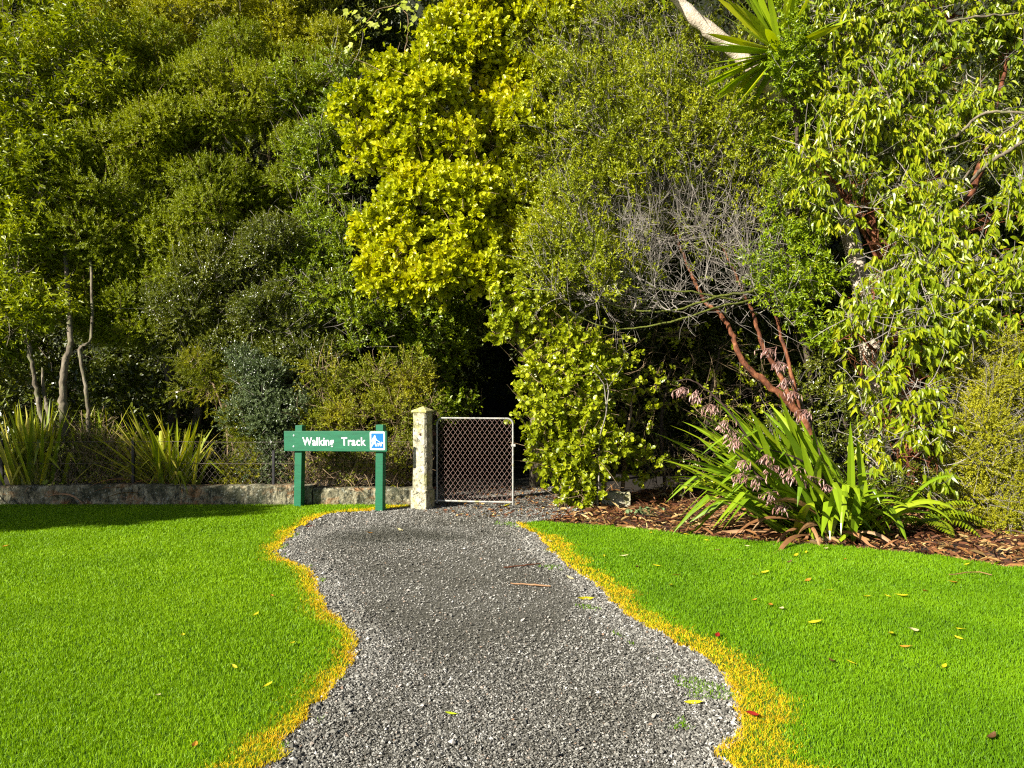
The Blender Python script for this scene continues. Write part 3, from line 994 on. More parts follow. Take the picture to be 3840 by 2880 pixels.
pic = lpart(round_rect(zx(1308), zx(1499), zz(686), zz(433), .014, -bt - .0008, -bt - .004), 'pictogram', M['white_paint'], sg)
lpart(round_rect(zx(1326), zx(1481), zz(662), zz(455), .006, -bt - .0042, -bt - .0062), 'blue_panel', M['blue_panel'], pic)
figs = Geo()
strokes = [((1372, 497), (1372, 498), 12, 12), ((1366, 520), (1362, 560), 17, 15), ((1358, 562), (1350, 596), 12, 10), ((1350, 594), (1335, 630), 9, 7), ((1368, 562), (1379, 596), 12, 9), ((1379, 594), (1387, 630), 9, 7),
           ((1355, 520), (1341, 545), 8, 6), ((1341, 545), (1332, 566), 6, 5), ((1377, 520), (1394, 548), 8, 6), ((1394, 548), (1440, 580), 4, 3),
           ((1416, 601), (1452, 599), 10, 11), ((1452, 596), (1464, 586), 10, 9), ((1462, 586), (1476, 588), 8, 5), ((1415, 600), (1408, 590), 5, 3), ((1418, 606), (1412, 632), 5, 4), ((1424, 606), (1424, 630), 5, 4), ((1450, 604), (1446, 631), 5, 4), ((1456, 604), (1456, 628), 5, 4), ((1456, 582), (1459, 574), 4, 2)]
for n_, ((xa, ya), (xb, yb), ra, rb) in enumerate(strokes):
    y0 = -bt - .0065 - n_ * .00012
    dx, dy = xb - xa, yb - ya
    a0 = math.atan2(dy, dx)
    pts = [(xa + ra * math.cos(a0 + R(t)), ya + ra * math.sin(a0 + R(t))) for t in range(90, 271, 30)] + [(xb + rb * math.cos(a0 + R(t)), yb + rb * math.sin(a0 + R(t))) for t in range(-90, 91, 30)]
    v = [(zx(x), y0, zz(y)) for x, y in pts]
    figs.add(tilted(v), np.array([[0, i + 1, i] for i in range(1, len(v) - 1)]))
lpart(figs, 'walker_and_dog_figure', M['white_paint'], pic)

# ------------------------------------------------------------------ trees and shrubs
def tp(*pts):
    return [W(*p) for p in pts]


def gbase(px, d):
    return ((px - 1920) / F * d, d, 0)


# A: lance leaved tall bush at the far left
LA = [lob(*a) for a in ((60, 120, 12.2, 210), (280, 130, 12.2, 190), (330, 300, 12., 150), (120, 380, 12, 190), (30, 560, 11.8, 200), (190, 560, 11.8, 140), (90, 780, 11.5, 190), (60, 1000, 11.3, 190), (150, 1130, 11.1, 130), (30, 1230, 11, 150), (-120, 700, 11.7, 220), (-100, 1150, 11.2, 200), (-100, 300, 12, 230))]
shrub('lance_leaved_tree', 'tall lance leaved tree at the left edge with three pale stems', 'tree', gbase(200, 10.7),
      [(tp((185, 1655, 10.7), (150, 1530, 10.7), (130, 1420, 10.75), (105, 1290, 10.8), (80, 1150, 10.9), (70, 900, 11.4)), [.05, .036, .03, .028, .025, .02]),
       (tp((250, 1660, 10.6), (238, 1560, 10.6), (236, 1470, 10.6), (246, 1360, 10.65), (265, 1250, 10.8), (240, 900, 11.6), (200, 500, 12)), [.07, .056, .052, .046, .04, .03, .02]),
       (tp((335, 1650, 10.6), (330, 1540, 10.6), (318, 1430, 10.65), (300, 1310, 10.7), (345, 1230, 10.9), (330, 800, 11.8)), [.036, .028, .028, .025, .02, .016]),
       (tp((205, 1650, 10.65), (185, 1560, 10.7), (163, 1470, 10.8), (160, 1380, 10.9)), [.05, .035, .025, .015])],
      LA, (.105, .034), M['lance_leaf'], M['bark_grey'], 62, 9, .22, T_LANCE, 60, .25, .45, gap=.2, seed=101, twig_frac=.2, limb_r=.02, nbr=8, upb=.5)

# dark broad leaves low on the left, behind the stems
LA2 = [lob(*a) for a in ((120, 1380, 11.6, 170), (350, 1500, 11.8, 150), (40, 1500, 11.3, 150), (600, 1560, 12.2, 190), (450, 1560, 12, 150))]
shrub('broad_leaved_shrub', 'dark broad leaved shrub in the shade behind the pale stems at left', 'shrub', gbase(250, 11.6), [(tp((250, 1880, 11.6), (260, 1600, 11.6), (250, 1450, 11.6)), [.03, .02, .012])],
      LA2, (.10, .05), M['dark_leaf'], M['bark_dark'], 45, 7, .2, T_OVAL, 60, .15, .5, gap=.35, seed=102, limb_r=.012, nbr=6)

LA3 = [lob(*a) for a in ((520, 1480, 13.6, 190), (720, 1600, 13.2, 170), (330, 1640, 13.2, 150), (560, 1740, 12.8, 110), (120, 1700, 12.6, 130), (850, 1450, 13.6, 160), (400, 1330, 13.8, 150), (720, 1760, 12.6, 90), (1000, 1500, 13, 170), (-60, 1500, 12.8, 150))]
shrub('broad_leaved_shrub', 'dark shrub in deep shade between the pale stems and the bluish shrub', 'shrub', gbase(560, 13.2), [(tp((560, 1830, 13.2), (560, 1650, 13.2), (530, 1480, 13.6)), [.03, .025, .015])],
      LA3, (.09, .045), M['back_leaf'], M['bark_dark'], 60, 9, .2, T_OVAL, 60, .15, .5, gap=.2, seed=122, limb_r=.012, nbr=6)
# B: the two big small-leaved olive shrubs of the left half
LB = [lob(*a) for a in ((450, 480, 12.5, 210), (620, 330, 12.8, 230), (520, 740, 12.3, 240), (760, 560, 12.5, 250), (930, 330, 12.8, 230), (820, 830, 12.3, 230), (600, 980, 12., 230), (360, 900, 12., 190), (1000, 620, 12.5, 200), (300, 700, 12.1, 150), (400, 1130, 11.8, 150), (250, 1080, 11.8, 130), (1120, 420, 12.7, 170), (520, 1190, 11.7, 120))]
shrub('small_leaved_olive_tree', 'large rounded olive green tree with tiny leaves filling the left half above the shade', 'tree', gbase(640, 12.4),
      [(tp((640, 1850, 12.4), (650, 1500, 12.5), (600, 1150, 12.5), (620, 800, 12.7)), [.11, .09, .07, .05]), (tp((700, 1850, 12.5), (760, 1450, 12.6), (880, 1000, 12.7), (900, 600, 12.8)), [.09, .07, .05, .04])],
      LB, (.034, .017), M['olive_leaf'], M['bark_grey'], 420, 22, .17, T_DIAMOND, 60, .05, .5, gap=.14, gscale=1.7, seed=103, twig_frac=.05, limb_r=.03, nbr=9, twig_mat=M['twig_brown'], extra_twigs=500, twig_r=.003)
LC = [lob(*a) for a in ((780, 90, 13.6, 210), (960, 60, 13.5, 220), (1130, 90, 13.4, 180), (620, 60, 13.8, 180), (860, -80, 13.9, 220), (480, 120, 13.7, 150), (1230, 230, 13.2, 120))]
shrub('golden_olive_tree', 'yellowish fine leaved tree top showing above the olive tree at upper left', 'tree', gbase(900, 13.8), [(tp((900, 1760, 13.8), (910, 900, 13.8), (880, 300, 13.8)), [.12, .08, .05])],
      LC, (.04, .018), M['gold_leaf'], M['bark_grey'], 300, 20, .2, T_DIAMOND, 55, .05, .5, gap=.12, seed=104, twig_frac=.06, limb_r=.03)
# D: dark glossy small leaves below, leaning over the fence
LD = [lob(*a) for a in ((720, 1180, 11.7, 150), (880, 1090, 11.9, 190), (1060, 1000, 12, 190), (1180, 1180, 11.8, 170), (960, 1250, 11.5, 150), (1130, 1330, 11.5, 140), (620, 1260, 11.7, 110), (1300, 1080, 12.1, 150), (800, 1320, 11.6, 100))]
shrub('dark_small_leaved_tree', 'dark green tree with tiny glossy leaves arching over the shade above the sign', 'tree', gbase(1150, 12.1), [(tp((1150, 1850, 12.1), (1160, 1500, 12.1), (1100, 1250, 12), (1050, 1050, 12.2)), [.08, .06, .05, .03])],
      LD, (.032, .016), M['dark_leaf'], M['bark_grey'], 400, 22, .17, T_DIAMOND, 60, .05, .5, gap=.2, gscale=2.3, seed=105, twig_frac=.05, twig_mat=M['twig_grey'], limb_r=.025, extra_twigs=350, twig_r=.003)
LD2 = [lob(*a) for a in ((960, 1430, 11, 130), (1020, 1540, 10.8, 130), (1000, 1660, 10.7, 120), (1080, 1450, 11, 100), (930, 1560, 10.8, 90), (1070, 1760, 10.6, 80))]
shrub('blue_green_shrub', 'bluish green fine leaved shrub standing just behind the left post of the sign', 'shrub', gbase(1010, 10.9), [(tp((1010, 1860, 10.9), (1005, 1650, 10.9), (1000, 1500, 11)), [.03, .025, .015])],
      LD2, (.028, .016), M['blue_leaf'], M['twig_grey'], 520, 22, .14, T_DIAMOND, 60, .0, .5, gap=.25, gscale=3, seed=106, twig_frac=.05, limb_r=.012)
# E: mid green bushes between olive tree and the yellow crown
LE = [lob(*a) for a in ((1200, 330, 12.3, 150), (1280, 520, 12.1, 150), (1160, 620, 12.2, 130), (1240, 780, 12, 160), (1330, 950, 11.8, 150), (1180, 930, 12, 130), (1290, 1150, 11.6, 130), (1200, 1050, 11.8, 110), (1400, 1220, 11.4, 110))]
shrub('mid_green_tree', 'fresh green leafy tree squeezed between the olive tree and the yellow leaved tree', 'tree', gbase(1290, 12.2), [(tp((1290, 1820, 12.2), (1270, 1300, 12.2), (1250, 800, 12.4), (1220, 450, 12.5)), [.07, .06, .045, .03])],
      LE, (.055, .024), M['mid_leaf'], M['bark_grey'], 150, 12, .18, T_OVAL, 58, .05, .5, gap=.45, gscale=3, seed=107, twig_frac=.12, twig_mat=M['twig_grey'], extra_twigs=450, limb_r=.02)
# F: yellow green shrub behind sign and gate post
LF = [lob(*a) for a in ((1240, 1480, 11, 120), (1380, 1440, 11, 130), (1500, 1400, 11, 110), (1330, 1580, 10.7, 110), (1470, 1540, 10.7, 110), (1560, 1480, 10.9, 90), (1400, 1680, 10.5, 90), (1520, 1680, 10.5, 80), (1200, 1600, 10.7, 80), (1280, 1720, 10.5, 80))]
shrub('yellow_green_shrub', 'loose yellow green shrub growing behind the sign board and the gate post', 'shrub', gbase(1400, 10.8), [(tp((1400, 1860, 10.8), (1410, 1650, 10.8), (1400, 1480, 10.9)), [.03, .025, .015])],
      LF, (.042, .016), M['feather_leaf'], M['twig_brown'], 260, 14, .16, T_DIAMOND, 45, .05, .6, gap=.3, gscale=3, seed=108, twig_frac=.12, twig_mat=M['twig_brown'], limb_r=.012, extra_twigs=200)
# G: feathery conifer-like shrub
LG = [lob(*a) for a in ((760, 1420, 11.3, 90), (850, 1490, 11.2, 110), (910, 1620, 10.9, 100), (930, 1740, 10.6, 90), (900, 1790, 10.6, 60), (960, 1680, 10.7, 70))]
shrub('feathery_shrub', 'feathery golden green shrub drooping behind the second flax', 'shrub', gbase(860, 10.9), [(tp((860, 1870, 10.9), (850, 1600, 10.9), (800, 1440, 11)), [.03, .02, .012])],
      LG, (.05, .010), M['feather_leaf'], M['twig_brown'], 260, 18, .18, T_DIAMOND, 40, .15, .5, gap=.25, gscale=3.4, seed=109, twig_frac=.1, limb_r=.012, upb=-.1)

LF2 = [lob(*a) for a in ((1560, 1200, 12.2, 110), (1660, 1180, 12.4, 100), (1700, 1300, 12.6, 90), (1640, 1350, 12.2, 110), (1560, 1330, 11.9, 100), (1690, 1470, 12.3, 90), (1640, 1560, 12, 80), (1740, 1180, 12.8, 80))]
shrub('shaded_shrub', 'dim green shrub hanging in the shade left of the dark gateway', 'shrub', gbase(1620, 12.3), [(tp((1620, 1820, 12.3), (1630, 1550, 12.3), (1640, 1250, 12.4)), [.04, .03, .02])],
      LF2, (.075, .04), M['mid_leaf'], M['bark_dark'], 90, 9, .18, T_OVAL, 58, .1, .5, gap=.35, seed=123, twig_frac=.2, twig_mat=M['twig_brown'], limb_r=.012)

# H: the yellow griselinia tree
LH = [lob(*a) for a in ((1440, 400, 11.3, 150), (1390, 560, 11.2, 90), (1560, 300, 11.5, 130), (1640, 430, 11.2, 150), (1720, 200, 11.7, 160), (1800, 60, 12, 170), (1930, 150, 12, 140), (1980, 20, 12.2, 130), (1540, 560, 11.2, 130), (1700, 640, 11.1, 150), (1840, 470, 11.4, 150), (1880, 320, 11.7, 120), (1560, 790, 11, 130), (1700, 820, 10.9, 160), (1850, 720, 11.2, 130), (1460, 860, 11, 100), (1490, 1010, 10.8, 110), (1610, 980, 10.7, 140), (1760, 980, 10.8, 130), (1880, 920, 11.1, 110), (1520, 1100, 10.8, 70), (1650, 1080, 10.8, 70), (2060, 90, 12, 130, .6), (2020, 300, 11.6, 120, .6), (1980, 500, 11.4, 110, .6), (1960, 680, 11.2, 110, .7), (2000, 860, 11, 90, .6))]
shrub('yellow_leaved_tree', 'bright yellow green round leaved tree bulging out above the gate', 'tree', gbase(2010, 12), [(tp((2010, 1830, 12), (2000, 1450, 12), (1900, 1100, 11.9), (1800, 800, 11.9), (1780, 400, 12.2)), [.11, .09, .08, .06, .04]), (tp((2000, 1450, 12), (1960, 1000, 12.2), (1940, 400, 12.4)), [.07, .05, .03])],
      LH, (.075, .056), M['grise_leaf'], M['bark_grey'], 165, 11, .15, T_ROUND, 55, .0, .35, gap=.16, gscale=2.8, seed=110, twig_frac=.15, twig_mat=M['twig_brown'], limb_r=.03, upb=.45, extra_twigs=150)
# I: hedge by the gate
LI = [lob(*a) for a in ((1930, 1120, 10.6, 70), (1990, 1060, 10.8, 100), (2080, 1100, 10.8, 100), (2030, 1200, 10.6, 90), (1900, 1240, 10.5, 70), (2120, 1250, 10.6, 110), (2060, 1430, 10.4, 110), (2160, 1400, 10.5, 130), (2050, 1580, 10.25, 100), (2150, 1560, 10.2, 120), (2080, 1700, 10.15, 90), (2180, 1700, 10.1, 110), (2140, 1820, 10.05, 80), (2200, 1880, 10, 60), (2280, 1500, 10.6, 120, .3), (2290, 1650, 10.5, 100, .22), (2400, 1560, 10.8, 110, .1), (2400, 1400, 10.8, 110, .1), (2280, 1330, 10.8, 120, .4), (2390, 1740, 10.4, 70, .5))]
shrub('round_leaved_hedge', 'tall hedge of round pale green leaves spilling beside the gateway', 'hedge', gbase(2270, 10.5), [(tp((2262, 1900, 10.3), (2275, 1650, 10.35), (2240, 1450, 10.5), (2150, 1200, 10.7)), [.028, .025, .022, .015]), (tp((2330, 1900, 10.45), (2350, 1650, 10.5), (2380, 1450, 10.6)), [.03, .025, .015])],
      LI, (.068, .056), M['hedge_leaf'], M['twig_brown'], 120, 10, .15, T_ROUND, 55, .05, .3, gap=.35, gscale=3.2, seed=111, twig_frac=.25, twig_mat=M['twig_brown'], limb_r=.014, extra_twigs=350, upb=.2)
# slim sapling stem in front of the hedge
sp = thing('sapling', 'slim bare grey stem rising from the bed in front of the dark hedge', 'sapling', gbase(2238, 9.9))
g = Geo()
g.addm(*poly_tube(tp((2238, 1912, 9.9), (2246, 1790, 9.9), (2250, 1650, 9.92), (2275, 1540, 9.9), (2278, 1440, 9.95), (2235, 1370, 9.95)), [.013, .010, .009, .008, .006, .004], 6, 6, .003, 3))
g.addm(*poly_tube(tp((2275, 1540, 9.9), (2262, 1440, 9.85), (2220, 1385, 9.85)), [.007, .005, .003], 5, 6, .003, 4))
g.addm(*poly_tube(tp((2276, 1460, 9.93), (2310, 1410, 9.9), (2345, 1360, 9.9)), [.005, .004, .003], 5, 6, .003, 5))
part(g, 'stem', M['twig_grey'], sp)
rng = np.random.default_rng(77)
g = Geo()
q = np.array(tp((2235, 1370, 9.95), (2220, 1385, 9.85), (2345, 1360, 9.9), (2278, 1440, 9.95)))
sprig_leaves(g, rng, np.repeat(q, 3, 0) + rng.normal(0, .04, (12, 3)), rng.normal(0, .5, (12, 3)) + np.array([0, -.2, .4]), 5, .12, .06, .045, T_ROUND)
part(g, 'leaves', M['hedge_leaf'], sp)

# I2: dark shrub in the shade behind (few leaves, hanging stems)
LI2 = [lob(*a) for a in ((2520, 1350, 11.6, 170), (2650, 1500, 11.4, 150), (2480, 1600, 11.3, 170), (2620, 1750, 11, 120), (2700, 1300, 11.7, 150), (2450, 1820, 10.7, 90), (2850, 1450, 11.3, 150), (2560, 1850, 10.6, 70))]
shrub('shaded_shrub', 'sparse shrub with hanging stems in the deep shade right of the hedge', 'shrub', gbase(2560, 11.5), [(tp((2500, 1880, 11.2), (2480, 1600, 11.4), (2520, 1350, 11.5)), [.03, .025, .015]), (tp((2640, 1880, 11.3), (2650, 1600, 11.4), (2700, 1300, 11.6)), [.03, .025, .015])],
      LI2, (.06, .04), M['hedge_leaf'], M['bark_dark'], 12, 7, .16, T_ROUND, 55, .25, .3, gap=.4, seed=112, twig_frac=.3, twig_mat=M['twig_brown'], limb_r=.012, extra_twigs=260, upb=-.3)

# J: the twiggy shrub with reddish leaning trunks
rng = np.random.default_rng(113)
tj = thing('twiggy_tree', 'tangled grey twigged tree with reddish leaning trunks and small leaves right of the yellow tree', 'tree', gbase(3060, 9.9))
b = Geo()
red = [(tp((3070, 1990, 9.9), (3040, 1650, 9.95), (2985, 1540, 10), (2880, 1440, 10.1), (2780, 1350, 10.2), (2745, 1250, 10.3), (2700, 1180, 10.4), (2640, 1130, 10.5)), [.065, .056, .048, .043, .038, .033, .03, .024]),
       (tp((2985, 1540, 10), (2920, 1400, 10.2), (2860, 1290, 10.3), (2825, 1180, 10.4), (2790, 1100, 10.6), (2700, 900, 10.9)), [.036, .032, .028, .025, .02, .014]),
       (tp((2640, 1130, 10.5), (2590, 1020, 10.7), (2540, 900, 11), (2500, 760, 11.3)), [.026, .022, .017, .01]),
       (tp((3010, 1590, 10), (2950, 1330, 10.3), (2900, 1150, 10.5), (2890, 1020, 10.8)), [.028, .024, .02, .014])]
nodes = []
for i, (p_, r_) in enumerate(red):
    b.addm(*poly_tube(p_, r_, 9, 7, .008, 40 + i))
    nodes += p_[3 if i == 0 else 2:]
part(b, 'trunk', M['bark_red'], tj, True)
mo = Geo()
mossy = [(tp((2960, 1085, 10.3), (2820, 1095, 10.2), (2680, 1115, 10.1), (2540, 1160, 10.1), (2380, 1165, 10.2), (2230, 1120, 10.3), (2120, 1020, 10.5)), [.022, .02, .018, .015, .012, .009, .005]),
         (tp((2860, 1120, 10.3), (2700, 1150, 10.1), (2560, 1195, 10.0), (2420, 1225, 10.1), (2290, 1230, 10.2), (2160, 1180, 10.3), (2060, 1090, 10.5)), [.018, .016, .014, .012, .009, .006, .004]),
         (tp((2780, 1130, 10.3), (2620, 1100, 10.2), (2460, 1080, 10.2), (2300, 1010, 10.3), (2150, 880, 10.6)), [.016, .014, .012, .009, .005])]
for i, (p_, r_) in enumerate(mossy):
    mo.addm(*poly_tube(p_, r_, 6, 6, .006, 60 + i))
    nodes += p_[1:-1]
part(mo, 'mossy_limb', M['moss'], tj, True)
nodes = np.array(nodes)
tw = Geo()
n = 140
px = rng.uniform(1980, 2960, n); py = rng.uniform(40, 1120, n)
d = 10.3 + (1150 - py) / 1150 * 1.5 + rng.normal(0, .25, n)
tgt = np.array([W(*a) for a in zip(px, py, d)])
cost = np.linalg.norm(tgt[:, None] - nodes[None], axis=-1) + np.maximum(0, (nodes[None, :, 2] - tgt[:, None, 2])) * 4 + rng.uniform(0, .8, (n, len(nodes)))
st = nodes[np.argmin(cost, 1)]
K = 9
t = np.linspace(0, 1, K)[None, :, None]
ctrl = st * .45 + tgt * .55
ctrl[:, 2] -= .22 * np.abs(tgt[:, 0] - st[:, 0]) + .1
ctrl[:, 1] -= rng.uniform(0, .35, n)
PB = st[:, None] * (1 - t) ** 2 + 2 * ctrl[:, None] * t * (1 - t) + tgt[:, None] * t ** 2
PB = PB + rng.normal(0, .018, PB.shape)
tw.add(*tubes(PB, np.broadcast_to(np.linspace(.009, .0034, K), (n, K)), 4))
tips, tdir = [], []
ns = 11
j = rng.integers(2, K, (n, ns))
p0 = PB[np.arange(n)[:, None], j].reshape(-1, 3)
dm_ = (PB[np.arange(n)[:, None], j] - PB[np.arange(n)[:, None], j - 1]).reshape(-1, 3)
dm_ = norm(norm(dm_) + rng.normal(0, .55, dm_.shape) + np.array([-.15, -.1, .12]))
q, dd = twigs(tw, rng, p0, dm_, rng.uniform(.3, .85, len(p0)), .0038, .0018, K=6, curl=.8, upc=.25)
m3 = 3
j = rng.integers(2, 6, (len(p0), m3))
p1 = q[np.arange(len(p0))[:, None], j].reshape(-1, 3)
d1 = norm(np.repeat(dd, m3, 0) + rng.normal(0, .6, (len(p1), 3)))
q2, dd2 = twigs(tw, rng, p1, d1, rng.uniform(.12, .4, len(p1)), .0026, .0013, K=4, curl=.7, upc=.2)
ends = np.concatenate([q2[:, -1], q2[:, 2], q[:, -1]]); ed = np.concatenate([dd2, dd2, dd])
pxe = ends[:, 0] / ends[:, 1] * F + 1920; pye = 1440 - (ends[:, 2] - H) / ends[:, 1] * F
leafy = noise3(ends, 2.4, 9) + .9 * np.clip((560 - pye) / 400, -1, 1) + .7 * np.clip((2250 - pxe) / 250, -1, 1) + rng.normal(0, .35, len(ends)) > -.6
g = Geo()
e2 = np.repeat(ends[leafy], 2, 0) + rng.normal(0, .05, (leafy.sum() * 2, 3)); d2 = np.repeat(ed[leafy], 2, 0) + rng.normal(0, .4, (leafy.sum() * 2, 3)) + np.array([0, 0, .3])
sprig_leaves(g, rng, e2, d2, 8, .11, .048, .022, T_OVAL, 50, .05, .45)
LJ = [lob(*a) for a in ((2230, 120, 12.1, 170), (2420, 110, 12.5, 190), (2130, 330, 11.9, 140), (2330, 300, 12, 170), (2640, 350, 12.3, 170), (2120, 560, 11.6, 130), (2560, 200, 12.5, 160), (2300, 620, 11.7, 150), (2520, 560, 11.8, 150), (2450, 800, 11.3, 150, .4), (2240, 850, 11.2, 140, .6), (2720, 650, 11.6, 150, .4), (2640, 900, 11.1, 130, .3), (2100, 750, 11.3, 120, .8), (2060, 950, 11, 110, .7), (2300, 1020, 10.7, 110, .4), (2800, 480, 11.4, 120, .6))]
Pj, Dj = lobe_points(rng, clump(LJ, 7, 13), 150, inner=.3, gap=.68, gscale=3., seed=13)
i_ = rng.integers(0, len(Pj), 1400)
twigs(tw, rng, Pj[i_] - Dj[i_] * .1, Dj[i_] + rng.normal(0, .5, (1400, 3)) + np.array([-.3, 0, .3]), rng.uniform(.25, .8, 1400), .0042, .002, K=6, curl=.8)
sprig_leaves(g, rng, Pj, Dj * .6 + rng.normal(0, .4, Dj.shape) + np.array([0, 0, .4]), 10, .15, .046, .02, T_OVAL, 55, .05, .5)
part2(g, M['twiggy_leaf'], tw, M['twig_grey'], 'crown', tj)

# K: bright green bush between
LK = [lob(*a) for a in ((2900, 560, 10.9, 90), (2980, 640, 10.6, 100), (2920, 760, 10.5, 100), (3000, 850, 10.4, 110), (2930, 960, 10.3, 110), (3040, 1000, 10.2, 100), (2880, 1080, 10.2, 70), (2990, 1130, 10.1, 90), (2965, 130, 10.1, 55), (2970, 240, 10.05, 65), (2985, 190, 10.1, 80), (2950, 330, 10.2, 60), (2930, 40, 10.4, 50), (3080, 1230, 10, 90), (3000, 450, 10.8, 100))]
shrub('bright_green_tree', 'vivid green small leaved tree growing up past the cabbage tree fan', 'tree', gbase(3030, 10.5), [(tp((3030, 1950, 10.5), (3040, 1500, 10.6), (2990, 1000, 10.6), (2990, 500, 10.5), (2960, 150, 10.3)), [.05, .045, .035, .025, .018])],
      LK, (.06, .025), M['bright_leaf'], M['bark_dark'], 150, 11, .17, T_LANCE, 58, .05, .5, gap=.25, gscale=3.5, seed=114, twig_frac=.15, twig_mat=M['twig_grey'], limb_r=.012)

# L: the drooping leaved tree at right
LL = [lob(*a) for a in ((3130, 120, 10.7, 150), (3080, 320, 10.4, 110), (3350, 60, 10.8, 180), (3600, 60, 10.8, 190), (3790, 180, 10.6, 150), (3230, 340, 10.5, 150), (3480, 260, 10.6, 150), (3180, 520, 10.1, 150), (3080, 650, 9.9, 110), (3360, 520, 10.2, 150), (3640, 420, 10.4, 150), (3790, 560, 10.1, 150), (3200, 730, 9.8, 150), (3420, 740, 9.9, 150), (3560, 900, 9.6, 160), (3760, 800, 9.7, 140), (3330, 930, 9.6, 130), (3470, 1070, 9.4, 150), (3660, 1080, 9.4, 140), (3790, 1030, 9.3, 130), (3280, 1120, 9.5, 110), (3200, 1250, 9.4, 110), (3370, 1260, 9.2, 130), (3560, 1240, 9.2, 120), (3240, 1390, 9.2, 110), (3380, 1440, 9.0, 120), (3300, 1570, 8.9, 100), (3430, 1600, 8.8, 100), (3360, 1720, 8.7, 90), (3480, 1740, 8.7, 80), (3820, 1230, 9.1, 90), (3830, 1380, 9, 70))]
shrub('drooping_leaved_tree', 'large tree with hanging pointed yellow green leaves filling the right side', 'tree', gbase(3450, 10.2),
      [(tp((3440, 1950, 10.2), (3420, 1500, 10.2), (3480, 1000, 10.3), (3520, 500, 10.6), (3480, 100, 10.9)), [.11, .10, .085, .07, .05]), (tp((3420, 1500, 10.2), (3300, 1000, 10.2), (3220, 500, 10.4), (3180, 100, 10.8)), [.06, .05, .04, .03]), (tp((3480, 1000, 10.3), (3650, 700, 10.2), (3760, 300, 10.5)), [.06, .045, .03])],
      LL, (.12, .042), M['droop_leaf'], M['bark_red'], 66, 7, .2, T_DROOP, 55, 1.7, .5, gap=.75, gscale=2.6, inner=.35, seed=115, twig_frac=.4, twig_mat=M['twig_grey'], limb_r=.028, nbr=12, extra_twigs=1300, twig_r=.0045, upb=-.05)
# pale bare limbs crossing at upper right
bl_ = thing('bare_limb_tree', 'pale lichened bare limbs slanting up to the right edge among drooping leaves', 'tree', gbase(3640, 10.1))
g = Geo()
for i, (p_, r_) in enumerate(((tp((3640, 1950, 10.3), (3630, 1300, 10.3), (3620, 700, 10.2)), [.05, .045, .035]), (tp((3620, 700, 10.2), (3700, 620, 9.8), (3790, 560, 9.6), (3900, 490, 9.5)), [.03, .026, .022, .02]), (tp((3600, 690, 10.1), (3700, 560, 9.8), (3790, 480, 9.6), (3900, 400, 9.5)), [.016, .014, .011, .008]), (tp((3580, 520, 10), (3680, 430, 9.8), (3800, 420, 9.6), (3900, 440, 9.5)), [.018, .018, .016, .014]), (tp((3550, 80, 10), (3680, 60, 9.8), (3820, 50, 9.7)), [.014, .013, .010]), (tp((3250, 520, 10), (3340, 400, 9.9), (3290, 300, 9.9), (3250, 220, 10)), [.012, .011, .009, .006]), (tp((3500, 570, 9.9), (3600, 540, 9.7), (3680, 510, 9.7)), [.009, .008, .006]))):
    g.addm(*poly_tube(p_, r_, 7, 6, .006, 80 + i))
part(g, 'limbs', M['bark_grey'], bl_, True)

# M: fine olive shrub at lower right
LM = [lob(*a) for a in ((3650, 1420, 9.2, 130), (3760, 1500, 9, 140), (3640, 1580, 9, 140), (3780, 1680, 8.8, 150), (3680, 1760, 8.8, 140), (3770, 1860, 8.6, 120), (3640, 1880, 8.8, 110), (3740, 1330, 9.2, 110), (3820, 1960, 8.4, 80), (3700, 1980, 8.6, 80), (3860, 1560, 9, 140))]
shrub('fine_leaved_shrub', 'dense olive yellow shrub with minute leaves and wiry grey twigs at the right edge', 'shrub', gbase(3730, 9.1), [(tp((3730, 2000, 9.1), (3730, 1800, 9.1), (3720, 1500, 9.2)), [.04, .03, .018])],
      LM, (.022, .013), M['fine_leaf'], M['twig_grey'], 560, 18, .13, T_DIAMOND, 60, .0, .5, gap=.12, gscale=3, seed=116, twig_frac=.08, twig_mat=M['twig_grey'], limb_r=.012, extra_twigs=900, twig_r=.0028)
# dark low filler behind the right flax
LM2 = [lob(*a) for a in ((3000, 1700, 10.4, 150), (3180, 1600, 10.3, 140), (3120, 1850, 10.2, 120), (3320, 1850, 10, 120), (3520, 1850, 9.9, 120), (3560, 1600, 10, 130), (2900, 1850, 10.4, 100), (3080, 1420, 10.4, 120))]
shrub('shaded_shrub', 'dark shrub in the shade behind the big flax', 'shrub', gbase(3200, 10.5), [(tp((3200, 1950, 10.5), (3190, 1700, 10.5), (3150, 1500, 10.5)), [.03, .025, .015])],
      LM2, (.045, .02), M['dark_leaf'], M['bark_dark'], 130, 10, .16, T_OVAL, 58, .1, .4, gap=.3, seed=117, twig_frac=.15, twig_mat=M['twig_grey'], limb_r=.012, extra_twigs=150)

